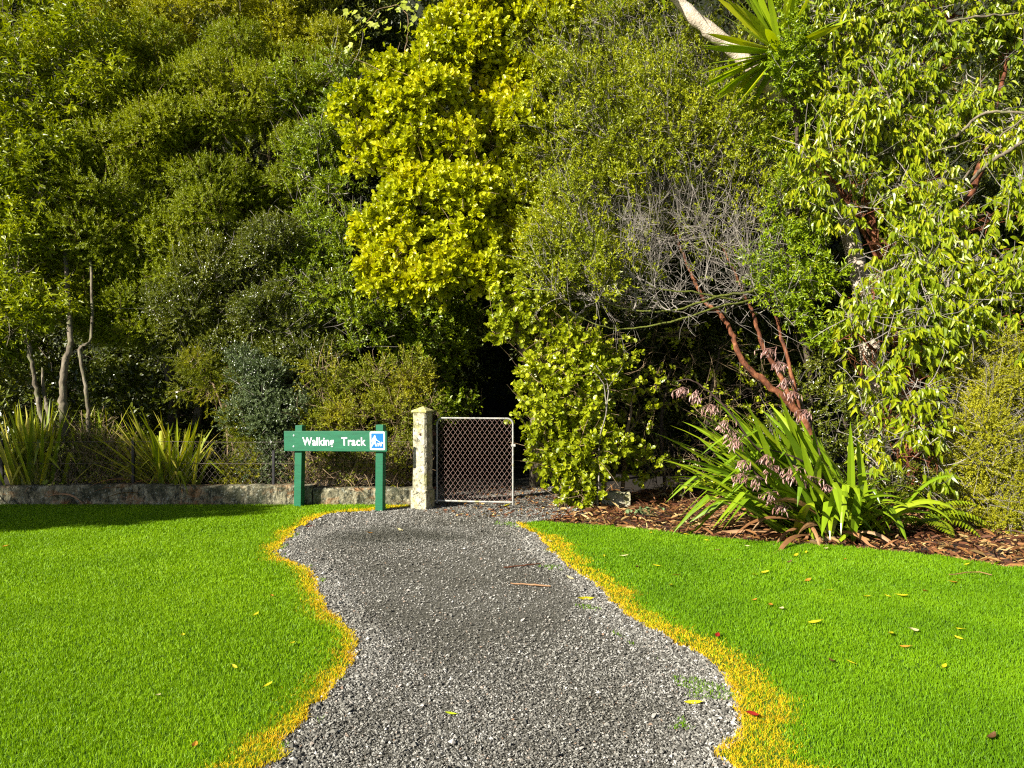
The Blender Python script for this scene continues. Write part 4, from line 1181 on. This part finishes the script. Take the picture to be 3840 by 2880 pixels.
# backing trees
bt_specs = [(-9.5, 15, 3.0), (-6.5, 16, 2.8), (-4.2, 14.6, 2.4), (-2.8, 15.6, 3.2), (.2, 16.5, 2.6), (2.2, 15.2, 2.6), (4.6, 14.8, 2.6), (7.2, 14.2, 2.8), (9.8, 13.4, 2.8)]
blabels = ['behind the lance leaved tree', 'behind the left half of the olive tree', 'behind the right half of the olive tree', 'behind the mid green tree', 'closing off the dark gateway', 'behind the twiggy tree', 'behind the bright green tree', 'behind the drooping leaved tree', 'beyond the right edge shrub']
rngb = np.random.default_rng(200)
for (x, y, s), lb in zip(bt_specs, blabels):
    lobes = []
    for z in np.arange(1.3, 11.5, 1.35):
        for _ in range(3):
            r = s * rngb.uniform(.38, .52)
            lobes.append((np.array([x + rngb.uniform(-.4, .4) * s, y + rngb.uniform(-.25, .25) * s + z * .1, z + rngb.uniform(-.3, .3)]), np.array([r, r * .8, r * .95])))
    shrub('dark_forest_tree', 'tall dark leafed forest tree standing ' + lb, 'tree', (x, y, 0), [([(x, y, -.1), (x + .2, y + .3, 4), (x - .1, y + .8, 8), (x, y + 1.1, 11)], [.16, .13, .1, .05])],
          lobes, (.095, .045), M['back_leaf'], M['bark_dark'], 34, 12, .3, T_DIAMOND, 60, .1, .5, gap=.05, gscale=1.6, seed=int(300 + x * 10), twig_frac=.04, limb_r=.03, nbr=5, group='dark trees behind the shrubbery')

# tree standing outside the frame on the left, whose shade falls on the wall and lawn
LO = [(np.array([-13.0, 3.75, 5.2]), np.array([1.15, 1.1, .85])), (np.array([-12.5, 3.0, 5.9]), np.array([.6, .6, .5])), (np.array([-13.5, 4.4, 5.5]), np.array([.9, .9, .8]))]
shrub('lawn_tree', 'round crowned tree on the lawn beyond the left edge, shading the wall', 'tree', (-13.1, 3.9, 0), [([(-13.1, 3.9, 0), (-13.1, 3.9, 2.4), (-13.1, 3.9, 5)], [.14, .11, .07])],
      LO, (.12, .06), M['mid_leaf'], M['bark_grey'], 60, 10, .25, T_OVAL, 55, .1, .5, gap=-.5, seed=120, back=1.0, inner=.5)


# ------------------------------------------------------------------ flaxes
def strap(geo, base, az, el, L, w, droop, rng, twist=0., fold=.45, K=12, kink=None):
    """one strap leaf: rises along (az, el), arches over under its weight, keeled V section"""
    d = np.array([math.cos(az) * math.cos(el), math.sin(az) * math.cos(el), math.sin(el)])
    p = np.array(base, float); V = []
    side = np.array([-math.sin(az), math.cos(az), 0])
    ts = np.linspace(0, 1, K)
    kk = kink if kink is not None else 9
    for i, t in enumerate(ts):
        wd = w * min(1, .55 + 1.6 * t) * (1 - max(0, (t - .45) / .55) ** 2.2) + .0008
        n = norm(np.cross(side, d))
        sd = side * math.cos(twist * t) + n * math.sin(twist * t)
        nn = np.cross(sd, d)
        fo = fold * (1 - .6 * t)
        V += [p - sd * wd * .5 + nn * wd * fo * .5, p, p + sd * wd * .5 + nn * wd * fo * .5]
        bend = droop * (t ** 1.3) / K * 2.2
        if i / K < kk <= (i + 1) / K:
            bend += 1.1
        d = norm(d + np.array([0, 0, -1.]) * bend)
        p = p + d * L / (K - 1)
        if p[2] < .012:
            p[2] = .012 + .004 * rng.random(); d = norm(np.array([d[0], d[1], max(d[2], 0.)]) + 1e-6)
    i = np.arange(K - 1)[:, None] * 3
    f = np.concatenate([np.concatenate([i, i + 1, i + 4, i + 3], 1), np.concatenate([i + 1, i + 2, i + 5, i + 4], 1)])
    geo.add(np.array(V), f)


def flax(name, label, base, n, spec, mat, seed, dead=0, spread=.13):
    rng = np.random.default_rng(seed)
    t = thing(name, label, 'flax', base)
    g = Geo(); gd_ = Geo()
    for i in range(n):
        az, el, L, w, dr = spec(rng, i)
        b_ = np.array(base) + np.array([rng.normal(0, spread), rng.normal(0, spread * .6), 0])
        strap(g, b_, az, el, L, w, dr, rng, rng.normal(0, .5), kink=rng.uniform(.55, .85) if rng.random() < .25 else None)
    part(g, 'leaves', mat, t)
    for i in range(dead):
        az, el, L, w, dr = spec(rng, i)
        b_ = np.array(base) + np.array([rng.normal(0, .2), rng.normal(0, .1), 0])
        strap(gd_, b_, az, rng.uniform(.1, .6), L * .8, w * .55, dr + .8, rng, rng.normal(0, 1))
    if dead:
        part(gd_, 'dead_leaves', M['dead_strap'], t)
    return t


def spec_big(rng, i):
    c = rng.random()
    if c < .66:       # leaning to the left
        return (math.pi + rng.normal(-.1, .5), rng.uniform(.42, 1.0), rng.uniform(1.25, 2.05), rng.uniform(.07, .115), rng.uniform(.15, .7))
    if c < .82:       # drooping forwards to the lawn
        return (-math.pi / 2 + rng.normal(-.2, .8), rng.uniform(.6, 1.2), rng.uniform(.8, 1.3), rng.uniform(.06, .1), rng.uniform(1.2, 2.6))
    if c < .9:
        return (rng.normal(-.4, .4), rng.uniform(.6, 1.1), rng.uniform(.8, 1.2), rng.uniform(.06, .095), rng.uniform(1.4, 2.6))
    return (math.pi + rng.normal(0, .8), rng.uniform(1.0, 1.3), rng.uniform(1.1, 1.5), rng.uniform(.06, .09), rng.uniform(.2, .6))


FB = (3.45, 8.2, 0)
fx = flax('flax_bush', 'big broad leaved flax fanning left over the bed edge with dark seed stalks', FB, 230, spec_big, M['flax_leaf'], 400, 34, .24)


def pods(geo, rng, p, n, L=.06, spread=.045):
    A = np.stack([rng.normal(-.25, .35, n), rng.normal(-.1, .3, n), -rng.uniform(.6, 1.2, n)], 1)
    o = np.array(p) + rng.normal(0, spread, (n, 3)) * np.array([1, .8, .45])
    e = o + norm(A) * (L * rng.uniform(.7, 1.2, n))[:, None]
    t = np.linspace(0, 1, 5)[None, :, None]
    P = o[:, None] * (1 - t) + e[:, None] * t
    P = np.concatenate([np.broadcast_to(np.array(p), (n, 1, 3)) + np.array([0, 0, spread * .9]), P], 1)
    rr = np.broadcast_to(np.array([.0016, .0014, .0055, .0078, .006, .001]), (n, 6))
    geo.add(*tubes(P, rr, 5))


rng = np.random.default_rng(401)
stalks = [(tp((3130, 1940, 8.2), (2950, 1790, 8.05), (2820, 1660, 7.95), (2740, 1550, 7.95), (2660, 1470, 8), (2590, 1425, 8.05), (2540, 1430, 8.1)), [((2560, 1465), 8.1), ((2610, 1480), 8.05), ((2665, 1530), 8.0), ((2715, 1590), 7.95), ((2745, 1625), 7.95)]),
          (tp((3110, 1960, 8.1), (3000, 1920, 7.85), (2900, 1840, 7.7), (2820, 1760, 7.65), (2750, 1690, 7.65)), [((2760, 1660), 7.6), ((2790, 1740), 7.6), ((2840, 1800), 7.6), ((2885, 1860), 7.62), ((2930, 1900), 7.65), ((2780, 1790), 7.62)]),
          (tp((3150, 1920, 8.1), (3080, 1780, 7.9), (2990, 1720, 7.8), (2900, 1690, 7.8), (2840, 1680, 7.8)), [((2870, 1720), 7.75), ((2900, 1760), 7.75), ((2975, 1760), 7.75), ((3040, 1800), 7.75), ((3100, 1830), 7.8), ((2960, 1790), 7.75)]),
          (tp((3120, 1900, 8.4), (3060, 1650, 8.5), (3000, 1500, 8.6), (2950, 1400, 8.6), (2890, 1310, 8.6)), [((2880, 1320), 8.55), ((2920, 1370), 8.55), ((2945, 1430), 8.5), ((2975, 1480), 8.5), ((3020, 1550), 8.45)])]
for i, (p_, pp) in enumerate(stalks):
    g = Geo(); g.addm(*poly_tube(p_, [.012, .011, .010, .009, .007, .005], 6, 6, .003, 420 + i))
    so = part(g, 'flower_stalk', M['stalk'], fx)
    for (x, y), d in pp:
        c0 = np.array(W(x, y, d))
        g = Geo()
        pods(g, rng, c0, 22, .07)
        part(g, 'seed_cluster', M['pod'], fx).parent = so


def spec_left(rng, i):
    return (rng.uniform(0, 6.28), rng.uniform(1.15, 1.5), rng.uniform(.8, 1.4), rng.uniform(.04, .065), rng.uniform(.05, .6))


def spec_mid(rng, i):
    c = rng.random()
    if c < .5:
        return (math.pi + rng.normal(0, .5), rng.uniform(.55, 1.2), rng.uniform(1.0, 1.5), rng.uniform(.035, .06), rng.uniform(.1, .7))
    if c < .8:
        return (rng.normal(-.4, .6), rng.uniform(.9, 1.4), rng.uniform(.8, 1.2), rng.uniform(.032, .052), rng.uniform(.1, .6))
    return (rng.uniform(0, 6.28), rng.uniform(.6, 1.4), rng.uniform(.7, 1.2), rng.uniform(.024, .04), rng.uniform(.4, 1.4))


flax('flax_bush', 'upright pale bladed flax at the left edge behind the fence', (-6.5, 10.42, .05), 120, spec_left, M['flax_pale'], 410, 10)
flax('flax_bush', 'narrow bladed flax leaning left behind the iron fence post', (-4.6, 10.45, .05), 150, spec_mid, M['flax_pale'], 411, 16)
flax('flax_bush', 'small flax clump between the pale stems and the brown weeds', (-5.75, 10.7, .05), 22, spec_left, M['flax_pale'], 412, 4)

# brown weedy undergrowth behind the fence
LW = [lob(*a) for a in ((330, 1740, 10.6, 90), (420, 1700, 10.6, 90), (400, 1800, 10.5, 80), (300, 1810, 10.5, 70), (230, 1780, 10.5, 60), (480, 1790, 10.5, 60), (350, 1640, 10.7, 70))]
shrub('straggly_undergrowth', 'straggly brown stemmed weeds between the two flaxes behind the fence', 'undergrowth', gbase(360, 10.6), [(tp((360, 1860, 10.6), (365, 1780, 10.6), (370, 1700, 10.6)), [.012, .01, .006])],
      LW, (.038, .024), M['feather_leaf'], M['twig_brown'], 120, 7, .14, T_OVAL, 60, .1, .3, gap=.3, seed=130, twig_frac=.8, twig_mat=M['twig_brown'], limb_r=.006, extra_twigs=300, twig_r=.004, upb=.8)
LW2 = [lob(*a) for a in ((1180, 1780, 10.4, 70), (1250, 1760, 10.5, 80), (1340, 1770, 10.45, 80), (1430, 1770, 10.5, 70), (1100, 1780, 10.5, 60), (1510, 1780, 10.5, 60))]
shrub('straggly_undergrowth', 'low twiggy brown weeds behind the netting under the sign board', 'undergrowth', gbase(1300, 10.5), [(tp((1300, 1850, 10.5), (1300, 1780, 10.5), (1300, 1720, 10.5)), [.012, .01, .006])],
      LW2, (.035, .022), M['feather_leaf'], M['twig_brown'], 110, 6, .13, T_OVAL, 60, .1, .3, gap=.3, seed=131, twig_frac=.8, twig_mat=M['twig_brown'], limb_r=.006, extra_twigs=380, twig_r=.004, upb=.8)
# yellow leaved vine on the fence
vn = thing('ivy_vine', 'yellow lobed vine leaves trailing on the fence beside the left flax', 'vine', gbase(220, 10.2))
rng = np.random.default_rng(132)
pv = np.array(tp((190, 1830, 10.2), (205, 1790, 10.25), (230, 1730, 10.25), (215, 1690, 10.25), (240, 1660, 10.3), (180, 1660, 10.4)))
g = Geo(); g.addm(*poly_tube(pv, [.006, .005, .004, .003], 5, 5, .006, 5)); part(g, 'stem', M['twig_brown'], vn)
n = 42
q = pv[rng.integers(0, len(pv), n)] + rng.normal(0, 1, (n, 3)) * np.array([.09, .04, .07])
g = Geo(); place(g, T_LOBED, q, rng.normal(0, 1, (n, 3)) + np.array([0, -.3, -.4]), rng.normal(0, .4, (n, 3)) + np.array([-.3, -.8, .5]), rng.uniform(.05, .085, n), rng.uniform(.045, .075, n))
part(g, 'leaves', M['vine_leaf'], vn)
# climbing vine with big pale leaves near the top
vn = thing('climbing_vine', 'pale large leaved climbing vine between the tree tops above the yellow tree', 'vine', gbase(1500, 11.9))
pv = np.array(tp((1505, 1850, 12.4), (1500, 700, 12.3), (1505, 330, 12), (1520, 180, 11.9), (1530, 90, 11.9), (1500, 20, 11.9), (1410, 40, 11.9), (1360, 110, 11.9)))
g = Geo(); g.addm(*poly_tube(pv, [.012, .01, .008, .005, .004], 5, 5, .01, 6)); part(g, 'stem', M['twig_brown'], vn)
n = 75
q = pv[rng.integers(2, len(pv), n)] + rng.normal(0, 1, (n, 3)) * np.array([.2, .08, .2])
g = Geo(); place(g, T_LOBED, q, rng.normal(0, .6, (n, 3)) + np.array([0, -.3, -.5]), rng.normal(0, .4, (n, 3)) + np.array([-.5, -.8, .5]), rng.uniform(.08, .14, n), rng.uniform(.07, .12, n))
part(g, 'leaves', M['vine_leaf'], vn)

# cabbage tree
ct = thing('cabbage_tree', 'cabbage tree with a slanting pale trunk and fans of sword leaves at upper right', 'tree', gbase(3300, 12))
g = Geo()
g.addm(*poly_tube(tp((3300, 1850, 10.75), (3250, 1200, 10.65), (3130, 680, 11.8), (2990, 500, 10.85), (2900, 350, 10.75), (2820, 260, 10.65), (2740, 175, 10.65), (2640, 95, 10.65), (2560, 20, 10.65), (2490, -90, 10.65)), [.16, .14, .12, .105, .10, .10, .10, .095, .085, .08], 12, 6, .006, 90))
part(g, 'trunk', M['bark_pale'], ct, True)
g2 = Geo(); g2.addm(*poly_tube(tp((2990, 500, 10.85), (3000, 350, 10.6), (2965, 230, 10.4)), [.08, .07, .06], 10, 6, .005, 91)); part(g2, 'side_stem', M['bark_pale'], ct, True)
rng = np.random.default_rng(140)
for (cx, cy, cd), n, seed in (((2925, 195, 10.35), 66, 1), ((2440, -215, 10.6), 60, 2)):
    g = Geo()
    c0 = np.array(W(cx, cy, cd))
    for i in range(n):
        az = rng.uniform(0, 6.28); el = rng.uniform(-1.0, 1.35)
        if seed == 1 and i < 26:
            az = math.pi + rng.normal(.0, .5); el = rng.uniform(-.9, 1.1)
        dirv = np.array([math.cos(az) * math.cos(el), math.sin(az) * math.cos(el), math.sin(el)])
        strap(g, c0 + dirv * .05, az, el, rng.uniform(.8, 1.1), rng.uniform(.08, .12), rng.uniform(.05, .35), rng, rng.normal(0, .7), .3, 9)
    part(g, 'leaf_head', M['cabbage_leaf'], ct)

# fern at lower right, weed at the bed
fn = thing('fern', 'low green fern under the drooping tree beside the big flax', 'fern', gbase(3480, 8.3))
g = Geo()
rng = np.random.default_rng(150)
c0 = np.array(gbase(3440, 8.4)) + np.array([0, 0, .04])
for az, el, L in ((-.5, .9, .75), (-.2, .75, .85), (-.9, .8, .7), (.1, .9, .7), (-1.4, .8, .6), (-2.4, .9, .55), (-.35, 1.1, .7)):
    p = c0.copy(); d = np.array([math.cos(az) * math.cos(el), math.sin(az) * math.cos(el), math.sin(el)])
    sd = np.array([-math.sin(az), math.cos(az), 0]); Q = []
    n = 22
    for i in range(n):
        p = p + d * L / n; d = norm(d + np.array([0, 0, -.085])); Q.append(p.copy())
        ln = .13 * math.sin(math.pi * min(1, .12 + .88 * (i / n))) + .01
        for s in (-1, 1):
            place(g, T_LANCE, p[None], (sd * s + d * .35 + np.array([0, 0, -.15]))[None], np.cross(sd, d)[None] * -1 + np.array([[0, 0, .3]]), np.array([ln]), np.array([.028]))
    g.add(*tubes(np.array(Q)[None], np.linspace(.004, .0015, n)[None], 4))
part(g, 'fronds', M['mid_leaf'], fn)
wd = thing('broad_leaved_weed', 'small grey green weed at the foot of the dark shrub on the bed', 'weed', (*G(2420, 1935), 0))
g = Geo(); n = 26
az = rng.uniform(0, 6.28, n); b0 = np.array([*G(2420, 1935), .01])
A = np.stack([np.cos(az), np.sin(az), rng.uniform(.2, 1.0, n)], 1)
place(g, T_OVAL, b0 + np.stack([rng.normal(0, .11, n), rng.normal(0, .05, n), rng.uniform(0, .07, n)], 1), A, np.tile([0, 0, 1.], (n, 1)) + rng.normal(0, .3, (n, 3)), rng.uniform(.06, .1, n), rng.uniform(.035, .06, n))
part(g, 'leaves', M['weed_leaf'], wd)

# ------------------------------------------------------------------ fallen leaves and sticks
def leaf_mesh(name, mat, curl, wid):
    g = Geo()
    K = 7
    V = []
    for i, t in enumerate(np.linspace(0, 1, K)):
        w = wid * math.sin(math.pi * (t * .92 + .04)) ** .8
        z = curl * (t - .5) ** 2 * 1.2
        V += [(-w * .5, t - .5, z + w * .22), (0, t - .5, z), (w * .5, t - .5, z + w * .16)]
    i = np.arange(K - 1)[:, None] * 3
    g.addm(np.array(V), np.concatenate([np.concatenate([i, i + 1, i + 4, i + 3], 1), np.concatenate([i + 1, i + 2, i + 5, i + 4], 1)]))
    v, f = tubes(np.array([[(0, -.5, curl * .3), (.02, -.62, curl * .3 + .02), (.05, -.72, curl * .3)]]), np.array([[.012, .010, .008]]), 4)
    g.add(v, f)
    return g.mesh(name, mat)


LM_ = {c: leaf_mesh('fallen_leaf', M['fallen_' + c], cu, wd_) for c, cu, wd_ in (('yellow', .35, .42), ('pale', .5, .5), ('orange', .45, .5), ('brown', .7, .5), ('red', .3, .6), ('lime', .3, .4))}


def drop(px, py, c, size, label, group=None, z=.004, rot=None):
    o = bpy.data.objects.new('fallen_leaf', LM_[c])
    COL.objects.link(o)
    x, y = G(px, py)
    o.location = (x, y, z)
    o.scale = (size, size, size)
    o.rotation_euler = (random.uniform(-.3, .3), random.uniform(-.3, .3), random.uniform(0, 6.28) if rot is None else rot)
    tag(o, label, 'fallen leaf', group)


drop(2600, 2640, 'yellow', .085, 'long yellow leaf lying on the gravel near the right foreground edge', rot=R(80))
drop(2195, 2250, 'yellow', .13, 'largest bright yellow leaf lying on the gravel in mid path', rot=R(110))
drop(1690, 2680, 'lime', .06, 'lime green leaf lying on the gravel in the centre foreground', rot=R(70))
drop(1160, 1977, 'red', .10, 'dark red leaf lying where the left lawn meets the gravel', rot=R(60))
drop(1895, 1899, 'yellow', .15, 'yellow leaf lying just in front of the open gate end', rot=R(85))
drop(2690, 2400, 'red', .05, 'red leaf caught in the yellow grass at the right lawn edge', z=.03)
drop(2820, 2702, 'red', .06, 'red leaf in the yellow grass nearest the camera', z=.03)
drop(2710, 2497, 'yellow', .05, 'small yellow leaf on the gravel against the yellow grass edge')
drop(2060, 2038, 'pale', .09, 'pale leaf lying at the tip of the right lawn', z=.02)
drop(2137, 2170, 'pale', .07, 'pale leaf lying on gravel beside the orange grass edge')
drop(1385, 2000, 'orange', .07, 'orange leaf lying on the damp dark patch of the path')
drop(1500, 1990, 'pale', .08, 'pale curled leaf on the damp dark patch of the path')
drop(1020, 2250, 'orange', .055, 'brown orange leaf on the left lawn near the path bend', z=.03)
right_leaves = [(3023, 2084, 'yellow'), (3095, 2070, 'pale'), (3580, 2200, 'orange'), (3600, 2190, 'yellow'), (3020, 2040, 'yellow'), (2780, 2115, 'yellow'), (2330, 1985, 'yellow'), (2440, 2010, 'yellow'), (2345, 2098, 'pale'), (2265, 2098, 'yellow'), (2570, 2015, 'yellow'), (2650, 2038, 'yellow'), (2800, 2060, 'pale'), (2835, 2040, 'pale'), (2985, 2095, 'yellow'), (2930, 2300, 'pale'), (3055, 2352, 'yellow'), (3250, 2253, 'yellow'), (3330, 2252, 'yellow'), (3385, 2250, 'yellow'), (3425, 2382, 'pale'), (3340, 2395, 'yellow'), (3595, 2412, 'yellow'), (3600, 2378, 'yellow'), (3540, 2520, 'yellow'), (3190, 2505, 'yellow'), (3760, 2075, 'pale'), (3740, 2125, 'yellow'), (3625, 2130, 'yellow'), (2515, 2210, 'yellow'), (2830, 2170, 'yellow'), (2870, 2160, 'yellow'), (3110, 2230, 'yellow'), (2460, 2135, 'yellow')]
for x, y, c in right_leaves:
    d = H * F / (y - 1440)
    drop(x, y, c, random.uniform(.05, .085), {'yellow': 'small yellow leaf lying on the right lawn', 'pale': 'pale curled leaf lying on the right lawn', 'orange': 'orange leaf lying on the right lawn by the bed'}[c], 'yellow leaves on the right lawn' if c == 'yellow' else 'pale leaves on the right lawn' if c == 'pale' else None, z=.032)
for x, y, c in ((3030, 2190, 'orange'), (3120, 2500, 'brown'), (2960, 2120, 'brown'), (3170, 2110, 'orange'), (3470, 2232, 'orange'), (2690, 2075, 'brown'), (2335, 2080, 'orange'), (2540, 2170, 'orange'), (2390, 2140, 'brown'), (2830, 2265, 'orange'), (2890, 2285, 'orange'), (3395, 2445, 'orange'), (3720, 2790, 'brown')):
    drop(x, y, c, random.uniform(.04, .065), 'small brown orange leaf lying on the right lawn' if c == 'orange' else 'small dark brown leaf lying on the right lawn', 'orange leaves on the right lawn' if c == 'orange' else 'brown leaves on the right lawn', z=.03)
for x, y, c in ((685, 2400, 'yellow'), (880, 2520, 'yellow'), (1005, 2590, 'yellow'), (20, 2060, 'orange'), (1095, 2430, 'yellow'), (590, 2630, 'pale'), (960, 2320, 'yellow'), (730, 2820, 'orange')):
    drop(x, y, c, random.uniform(.04, .06), {'yellow': 'small yellow leaf lying on the left lawn', 'orange': 'small orange leaf lying on the left lawn', 'pale': 'pale leaf lying alone on the left lawn'}[c], {'yellow': 'yellow leaves on the left lawn', 'orange': 'orange leaves on the left lawn'}.get(c), z=.03)


def stick(pts, r, mat, label, name='fallen_stick'):
    p0 = np.array(pts[0])
    o = Geo().addm(*poly_tube(np.array(pts) - p0, r, 6, 5, .002, 8)).build(name, mat)
    o.location = p0
    tag(o, label, 'stick')


gp = lambda x, y, z: (*G(x, y), z)
stick([gp(1890, 2132, .012), gp(1960, 2126, .012), gp(2028, 2118, .014)], [.006, .007, .004], M['rust'], 'thin dark red stick lying across the gravel')
stick([gp(1915, 2192, .012), gp(1990, 2198, .012), gp(2065, 2203, .012)], [.004, .007, .005], M['dead_strap'], 'dry orange leaf stalk lying on the gravel below the dark stick')
stick([gp(3560, 2170, .035), gp(3660, 2163, .04), gp(3720, 2172, .035)], [.004, .004, .003], M['dead_strap'], 'thin straw coloured stalk lying on the right lawn near the bed')

# ------------------------------------------------------------------ camera, light
cam = bpy.data.cameras.new('camera')
cam.sensor_width = 36; cam.lens = 36 * F / 3840
cam.clip_start = .05; cam.clip_end = 500
co = bpy.data.objects.new('camera', cam)
COL.objects.link(co)
co.location = (0, 0, H); co.rotation_euler = (math.pi / 2, 0, 0)
S.camera = co

EL = R(29)
sdir = np.array([-.79, -.61]); sdir /= np.linalg.norm(sdir)
to_sun = Vector((sdir[0] * math.cos(EL), sdir[1] * math.cos(EL), math.sin(EL)))
sl = bpy.data.lights.new('sun', 'SUN')
sl.energy = 5.0; sl.angle = R(.5); sl.color = (1, .945, .85)
so = bpy.data.objects.new('sun', sl)
COL.objects.link(so)
so.rotation_euler = (-to_sun).to_track_quat('-Z', 'Y').to_euler()
so.location = (-20, -10, 20)
w = bpy.data.worlds.new('World'); S.world = w; w.use_nodes = True
nt = w.node_tree
bg = nt.nodes['Background']
sk = nt.nodes.new('ShaderNodeTexSky'); sk.sky_type = 'NISHITA'; sk.sun_disc = False; sk.air_density = .4; sk.dust_density = .7; sk.ozone_density = .3
sk.sun_elevation = EL; sk.sun_rotation = math.atan2(to_sun.x, to_sun.y)
nt.links.new(sk.outputs[0], bg.inputs[0]); bg.inputs[1].default_value = .05
S.view_settings.view_transform = 'Standard'; S.view_settings.look = 'None'
S.view_settings.exposure = 1.35; S.view_settings.gamma = 1
cy = S.cycles
cy.use_denoising = False
cy.max_bounces = 5; cy.diffuse_bounces = 3; cy.glossy_bounces = 2; cy.transmission_bounces = 3; cy.transparent_max_bounces = 4
cy.pixel_filter_type = 'BLACKMAN_HARRIS'; cy.filter_width = 1.2
cy.sample_clamp_indirect = 4
